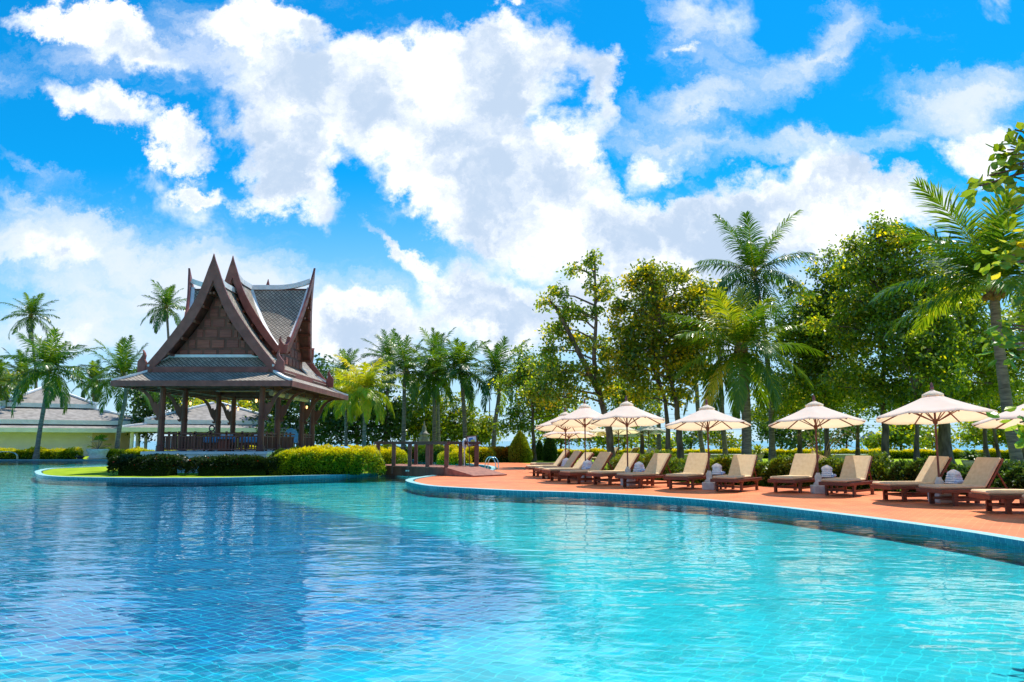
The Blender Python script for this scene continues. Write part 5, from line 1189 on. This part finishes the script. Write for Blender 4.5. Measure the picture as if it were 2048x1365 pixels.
# ------------------------------------------------------------------ broadleaf trees
TG = 'broadleaf trees behind the loungers'
tree([(1226, 935), (1216, 850), (1200, 790), (1188, 720), (1192, 640), (1190, 530)], 47, [(1187, 512, 10, 14), (1180, 535, 14, 12), (1146, 540, 12, 8), (1214, 562, 9, 20), (1204, 590, 10, 10), (1182, 572, 14, 18), (1106, 592, 18, 16), (1090, 610, 12, 12), (1134, 618, 22, 16), (1150, 640, 26, 18), (1188, 628, 18, 14), (1118, 656, 26, 18), (1165, 682, 40, 24), (1106, 700, 28, 20), (1198, 695, 22, 34), (1095, 745, 44, 24), (1160, 750, 50, 30), (1205, 770, 24, 40), (1075, 780, 32, 22), (1130, 796, 46, 18)], 'tall irregular tree with forked crown and dark leaning trunk behind the second umbrella', dens=.95, r0=.24, group=TG, tone0=.46, yellow=.05, sig=.24, seed=31, per=46, leaf=(.23, .14), sats=False, forks=[[(1200, 790), (1150, 690), (1115, 620), (1098, 600)]])
tree([(1068, 905), (1066, 840), (1062, 790)], 60, [(1062, 735, 40, 30), (1040, 765, 30, 30), (1085, 770, 36, 34), (1060, 810, 50, 26), (1110, 820, 50, 26), (1040, 850, 26, 20)], 'rounded green tree behind the leftmost umbrella', dens=.8, r0=.18, group=TG, tone0=.4, seed=32, sig=.34, yellow=.03)
tree([(1362, 940), (1358, 860), (1352, 800), (1330, 720), (1325, 650)], 46, [(1335, 560, 44, 28), (1296, 590, 36, 34), (1372, 590, 40, 34), (1266, 650, 36, 42), (1320, 650, 60, 46), (1390, 650, 36, 46), (1290, 715, 56, 42), (1352, 720, 50, 46), (1262, 740, 36, 40), (1330, 780, 60, 30), (1400, 730, 40, 50), (1248, 700, 22, 60)], 'broad tree with many yellow leaves and a double trunk between two umbrellas', 'leaf_yellow', dens=.85, r0=.22, group=TG, tone0=.27, yellow=.16, sig=.3, seed=33, forks=[[(1336, 935), (1336, 860), (1330, 800), (1300, 720)]])
tree([(1655, 925), (1653, 850), (1650, 780), (1655, 700)], 50, [(1690, 545, 46, 36), (1650, 590, 46, 44), (1700, 620, 56, 50), (1630, 650, 40, 50), (1680, 690, 66, 50), (1620, 720, 40, 50), (1700, 760, 60, 40), (1640, 790, 60, 34), (1580, 700, 40, 50), (1590, 770, 50, 40), (1640, 660, 70, 60), (1600, 620, 36, 40)], 'dense green tree right of the thick palm', dens=.8, r0=.19, group=TG, tone0=.42, sig=.33, seed=34, yellow=.03)
tree([(1770, 940), (1768, 860), (1766, 800), (1770, 700), (1768, 600)], 46, [(1750, 480, 46, 28), (1790, 490, 46, 30), (1720, 530, 46, 36), (1780, 550, 60, 44), (1840, 530, 46, 40), (1740, 610, 60, 50), (1820, 620, 60, 50), (1770, 690, 70, 50), (1730, 760, 60, 40), (1810, 770, 50, 36), (1770, 630, 90, 60), (1690, 660, 50, 50), (1880, 590, 50, 50), (1760, 800, 60, 26)], 'tallest dense tree, its trunk between the fifth and sixth umbrellas', dens=.8, r0=.24, group=TG, tone0=.42, sig=.3, seed=35, yellow=.04)
tree([(1832, 945), (1832, 860), (1828, 780)], 43, [(1850, 700, 50, 40), (1880, 660, 46, 46), (1850, 760, 56, 36), (1820, 810, 46, 20), (1900, 750, 40, 40)], 'slim trunked tree just left of the sixth umbrella', dens=.75, r0=.17, group=TG, tone0=.36, sig=.3, seed=36)
tree([(1892, 925), (1890, 860), (1888, 800), (1900, 720), (1920, 640)], 48, [(1900, 560, 46, 30), (1940, 600, 46, 44), (1900, 620, 40, 40), (1960, 670, 46, 50), (1920, 720, 56, 50), (1890, 790, 40, 30), (1950, 780, 50, 36), (1930, 680, 70, 60), (1860, 740, 50, 50)], 'tree with the thickest dark trunk behind the sixth umbrella pole', dens=.65, r0=.42, group=TG, tone0=.40, sig=.32, seed=37)
tree([(1975, 925), (1972, 860), (1968, 800)], 50, [(1990, 720, 40, 46), (2030, 700, 40, 56), (2010, 770, 50, 40), (1960, 790, 40, 26), (2040, 620, 26, 50)], 'slim double trunked tree at the right beside the curved palm', dens=.7, r0=.18, group=TG, tone0=.42, sig=.33, seed=38, forks=[[(2000, 925), (1988, 860), (1975, 800)]])
tree([(2052, 915), (2045, 850), (2040, 800)], 56, [(2040, 790, 50, 40), (2060, 840, 40, 30), (2010, 820, 30, 20)], 'tree at the right edge behind the seventh umbrella', dens=.8, r0=.2, group=TG, tone0=.4, sig=.36, seed=39)
tree([(1716, 925), (1714, 860), (1712, 800)], 55, [(1712, 780, 50, 26), (1690, 820, 50, 16), (1745, 812, 46, 18)], 'slender tree with a blue grey trunk right of the fifth umbrella', dens=.6, r0=.17, group=TG, tone0=.36, sig=.36, seed=40)
tree([(1600, 925), (1598, 860), (1600, 800)], 56, [(1590, 780, 50, 30), (1560, 800, 40, 26), (1620, 815, 46, 22), (1545, 830, 34, 18)], 'tree behind the fifth umbrella with low hanging leaves', dens=.7, r0=.2, group=TG, tone0=.46, sig=.34, seed=41, yellow=.06)
tree([(1285, 918), (1284, 850), (1278, 800)], 58, [(1270, 790, 40, 24), (1300, 805, 40, 22), (1235, 800, 26, 26)], 'slim tree behind the third umbrella', dens=.7, r0=.18, group=TG, tone0=.42, sig=.34, seed=42)
# low seaside trees far behind the hedge
FG = 'low seaside trees beyond the hedge'
far = [(640, 82, [(640, 760, 40, 28), (650, 810, 50, 36), (625, 850, 34, 34)], 'dark seaside tree right behind the pavilion', 'leaf_dark', .3), (680, 78, [(700, 830, 46, 36), (670, 870, 40, 22)], 'dark round seaside tree below the golden palms', 'leaf_dark', .3),
 (765, 80, [(760, 820, 40, 40), (790, 850, 36, 30), (745, 868, 36, 22)], 'dark seaside tree left of the bridge', 'leaf_dark', .45), (838, 82, [(835, 800, 30, 30), (830, 850, 36, 34), (858, 866, 30, 22)], 'green seaside tree behind the statue', 'leaf', .45),
 (900, 84, [(895, 815, 28, 20), (905, 850, 38, 30), (880, 870, 30, 20)], 'bright seaside tree behind the bridge handrail', 'leaf_shrub', .45), (950, 86, [(950, 850, 30, 20), (935, 868, 34, 18), (968, 872, 26, 14)], 'light green seaside tree left of the lamp post', 'leaf_shrub', .5),
 (320, 84, [(300, 790, 34, 30), (345, 800, 34, 26), (290, 850, 24, 34), (280, 820, 18, 14)], 'seaside tree behind the left side of the pavilion', 'leaf_dark', .5), (420, 98, [(400, 800, 50, 18), (450, 808, 50, 16), (500, 815, 50, 20)], 'wide tree showing through the pavilion above the hall roof', 'leaf', .6), (560, 84, [(545, 800, 40, 24), (590, 815, 40, 30), (570, 860, 50, 24)], 'dark tree behind the rear right columns', 'leaf_dark', .4),
 (205, 92, [(200, 880, 20, 14), (222, 885, 16, 10)], 'small leafy bush at the end of the left building', 'leaf', .5), (8, 92, [(10, 770, 34, 14), (-10, 790, 30, 20)], 'leafy tree top behind the left building roof', 'leaf_shrub', .45),
 (1120, 80, [(1120, 850, 40, 18), (1160, 868, 40, 20), (1090, 870, 30, 18)], 'low seaside tree behind the far umbrellas', 'leaf', .4), (1245, 82, [(1250, 872, 34, 16), (1220, 880, 24, 12)], 'light seaside shrub between the far umbrellas', 'leaf_shrub', .5), (1305, 80, [(1300, 885, 34, 12), (1330, 890, 16, 8)], 'low seaside shrub behind the rightmost far umbrella', 'leaf', .45),
 (1440, 84, [(1430, 875, 24, 16), (1455, 885, 24, 12)], 'small light seaside tree between slim palm trunks', 'leaf_shrub', .5), (1560, 80, [(1540, 850, 36, 22), (1575, 870, 40, 26), (1610, 880, 30, 18)], 'seaside tree behind the potted plant', 'leaf_dark', .6), (1690, 84, [(1680, 860, 30, 7), (1665, 880, 24, 8)], 'sparse spreading seaside branches right of the fifth umbrella', 'leaf_dark', .5),
 (1800, 78, [(1790, 860, 34, 24), (1815, 880, 34, 18), (1770, 890, 26, 10)], 'seaside tree under the sixth umbrella', 'leaf', .45), (1870, 80, [(1855, 870, 24, 18), (1875, 885, 20, 14)], 'light seaside shrub beside the thickest trunk', 'leaf_shrub', .55), (1985, 80, [(1960, 870, 26, 20), (2000, 860, 34, 28), (2035, 880, 30, 20)], 'seaside tree behind the curved palm', 'leaf', .45), (1380, 86, [(1375, 885, 14, 8), (1392, 870, 10, 8)], 'tiny seaside bush near the small island', 'leaf_dark', .5)]
for (px, D, lumps, lab, mt, tn) in far:
    tree([(px, 900), (px+4, 880), (px+2, 860)], D, lumps, lab, mt, dens=.5, leaf=(.38, .24), r0=.14, group=FG, tone0=tn, sig=.5, per=34, name='seaside_tree', seed=int(px)+7, yellow=.05)
# almond tree reaching in from the right edge
def almond():
    global rng
    rng = np.random.default_rng(77); base = Vector((9.0, 7.4, 0)); r = empty('almond_tree', base); tag(r, 'near branch with large yellow green leaves hanging in from the right edge', 'tree')
    mb = MB(); mb.tube([(0, 0, 0), (.1, 0, 1.2), (-.2, .1, 2.5), (-.3, 0, 3.6), (-.2, 0, 5.0)], [.24, .2, .17, .14, .08], 10); C = []
    for (px, py, D) in ((1975, 352, 9.6), (2000, 335, 9.7), (2025, 310, 9.8), (2045, 280, 9.9), (2035, 350, 9.6), (1960, 372, 9.5), (2060, 320, 9.8), (2010, 510, 9.8), (2035, 495, 9.9), (1990, 525, 9.7), (2055, 520, 9.8), (2025, 650, 9.7), (1998, 655, 9.6), (2045, 640, 9.8), (2060, 670, 9.7), (2035, 700, 9.7), (1990, 690, 9.6), (2040, 845, 9.8), (2060, 830, 9.9), (2070, 870, 9.8), (2080, 420, 9.8), (2090, 560, 9.8), (2100, 760, 9.8), (2110, 250, 9.8), (2140, 400, 9.9), (2160, 600, 9.9), (2180, 300, 9.8), (2200, 480, 9.9), (2030, 260, 9.8), (2046, 385, 9.7), (2030, 420, 9.8), (2048, 590, 9.7), (2015, 300, 9.8), (2044, 330, 9.6)):
        c = V(px, py, D*.73) - base; C.append(np.array(c))
    for lo in ((2200, 340, (0, 1, 2, 3, 4, 5, 6, 23, 24, 26, 28, 20, 29, 30, 32, 33)), (2230, 560, (7, 8, 9, 10, 21, 25, 27, 31)), (2230, 720, (11, 12, 13, 14, 15, 16, 22)), (2230, 860, (17, 18, 19))):
        hub = V(lo[0], lo[1], 7.26) - base; st = Vector((-.22, 0, max(.9, hub.z-1.5))); pb = [st]
        for q in range(1, 7):
            t = q/7; pb.append(st.lerp(hub, t) + Vector((0, .12*math.sin(t*5+hub.z), .45*math.sin(math.pi*t)*(1-t*.3) + .05*math.sin(t*9))))
        mb.tube(pb+[hub], [.075-.007*q for q in range(8)], 6)
        for q in (2, 3, 4, 5):
            for sg in (-1, 1):
                e = pb[q] + Vector((rng.uniform(-.3, .3), sg*rng.uniform(.35, .6), rng.uniform(.1, .5))); mb.tube([pb[q], pb[q].lerp(e, .5)+Vector((0, 0, .06)), e], [.02, .014, .007], 5, cap=False); C.append(np.array(e))
        for i in lo[2]:
            e = Vector(C[i]); mb.tube([hub, hub.lerp(e, .5)+Vector((0, 0, .1)), e], [.022, .015, .008], 5, cap=False)
    for k in range(46):
        d = rng.normal(size=3); d /= np.linalg.norm(d); e = np.array([.3, .2, 5.3]) + d*rng.uniform(.3, 1)*np.array([1.1, 1.1, .9]); C.append(e)
        mb.tube([(-.2, 0, 4.4+.5*rng.random()), tuple(e)], [.022, .008], 4, cap=False)
    mb.build('trunk', M['bark'], r)
    Q = []; T = []
    for c in C:
        n = rng.integers(9, 15); tb = rng.normal(.5, .15)
        for k in range(n):
            az = rng.uniform(0, 6.28); el = rng.uniform(-.9, .5); d = np.array([math.cos(az)*math.cos(el), math.sin(az)*math.cos(el), math.sin(el)]); s = np.cross(d, rng.normal(size=3)+np.array([0, 0, 1.2])); s /= np.linalg.norm(s); nn = np.cross(d, s)
            L = rng.uniform(.09, .15); w = L*.29; p = c + rng.normal(0, .055, 3) + d*.03; t = tb + rng.normal(0, .12)
            m = [p, p+d*L*.33, p+d*L*.68, p+d*L]
            for a, b, wa, wb in ((0, 1, .12, .85), (1, 2, .85, .95), (2, 3, .95, .1)):
                for sg in (-1, 1):
                    up = nn*L*.07
                    Q.append([m[a], m[a]+s*sg*w*wa+up, m[b]+s*sg*w*wb+up, m[b]]); T.append(t)
    quad_mesh('leaves', np.array(Q), np.array(T), M['leaf_almond'], r)
almond()
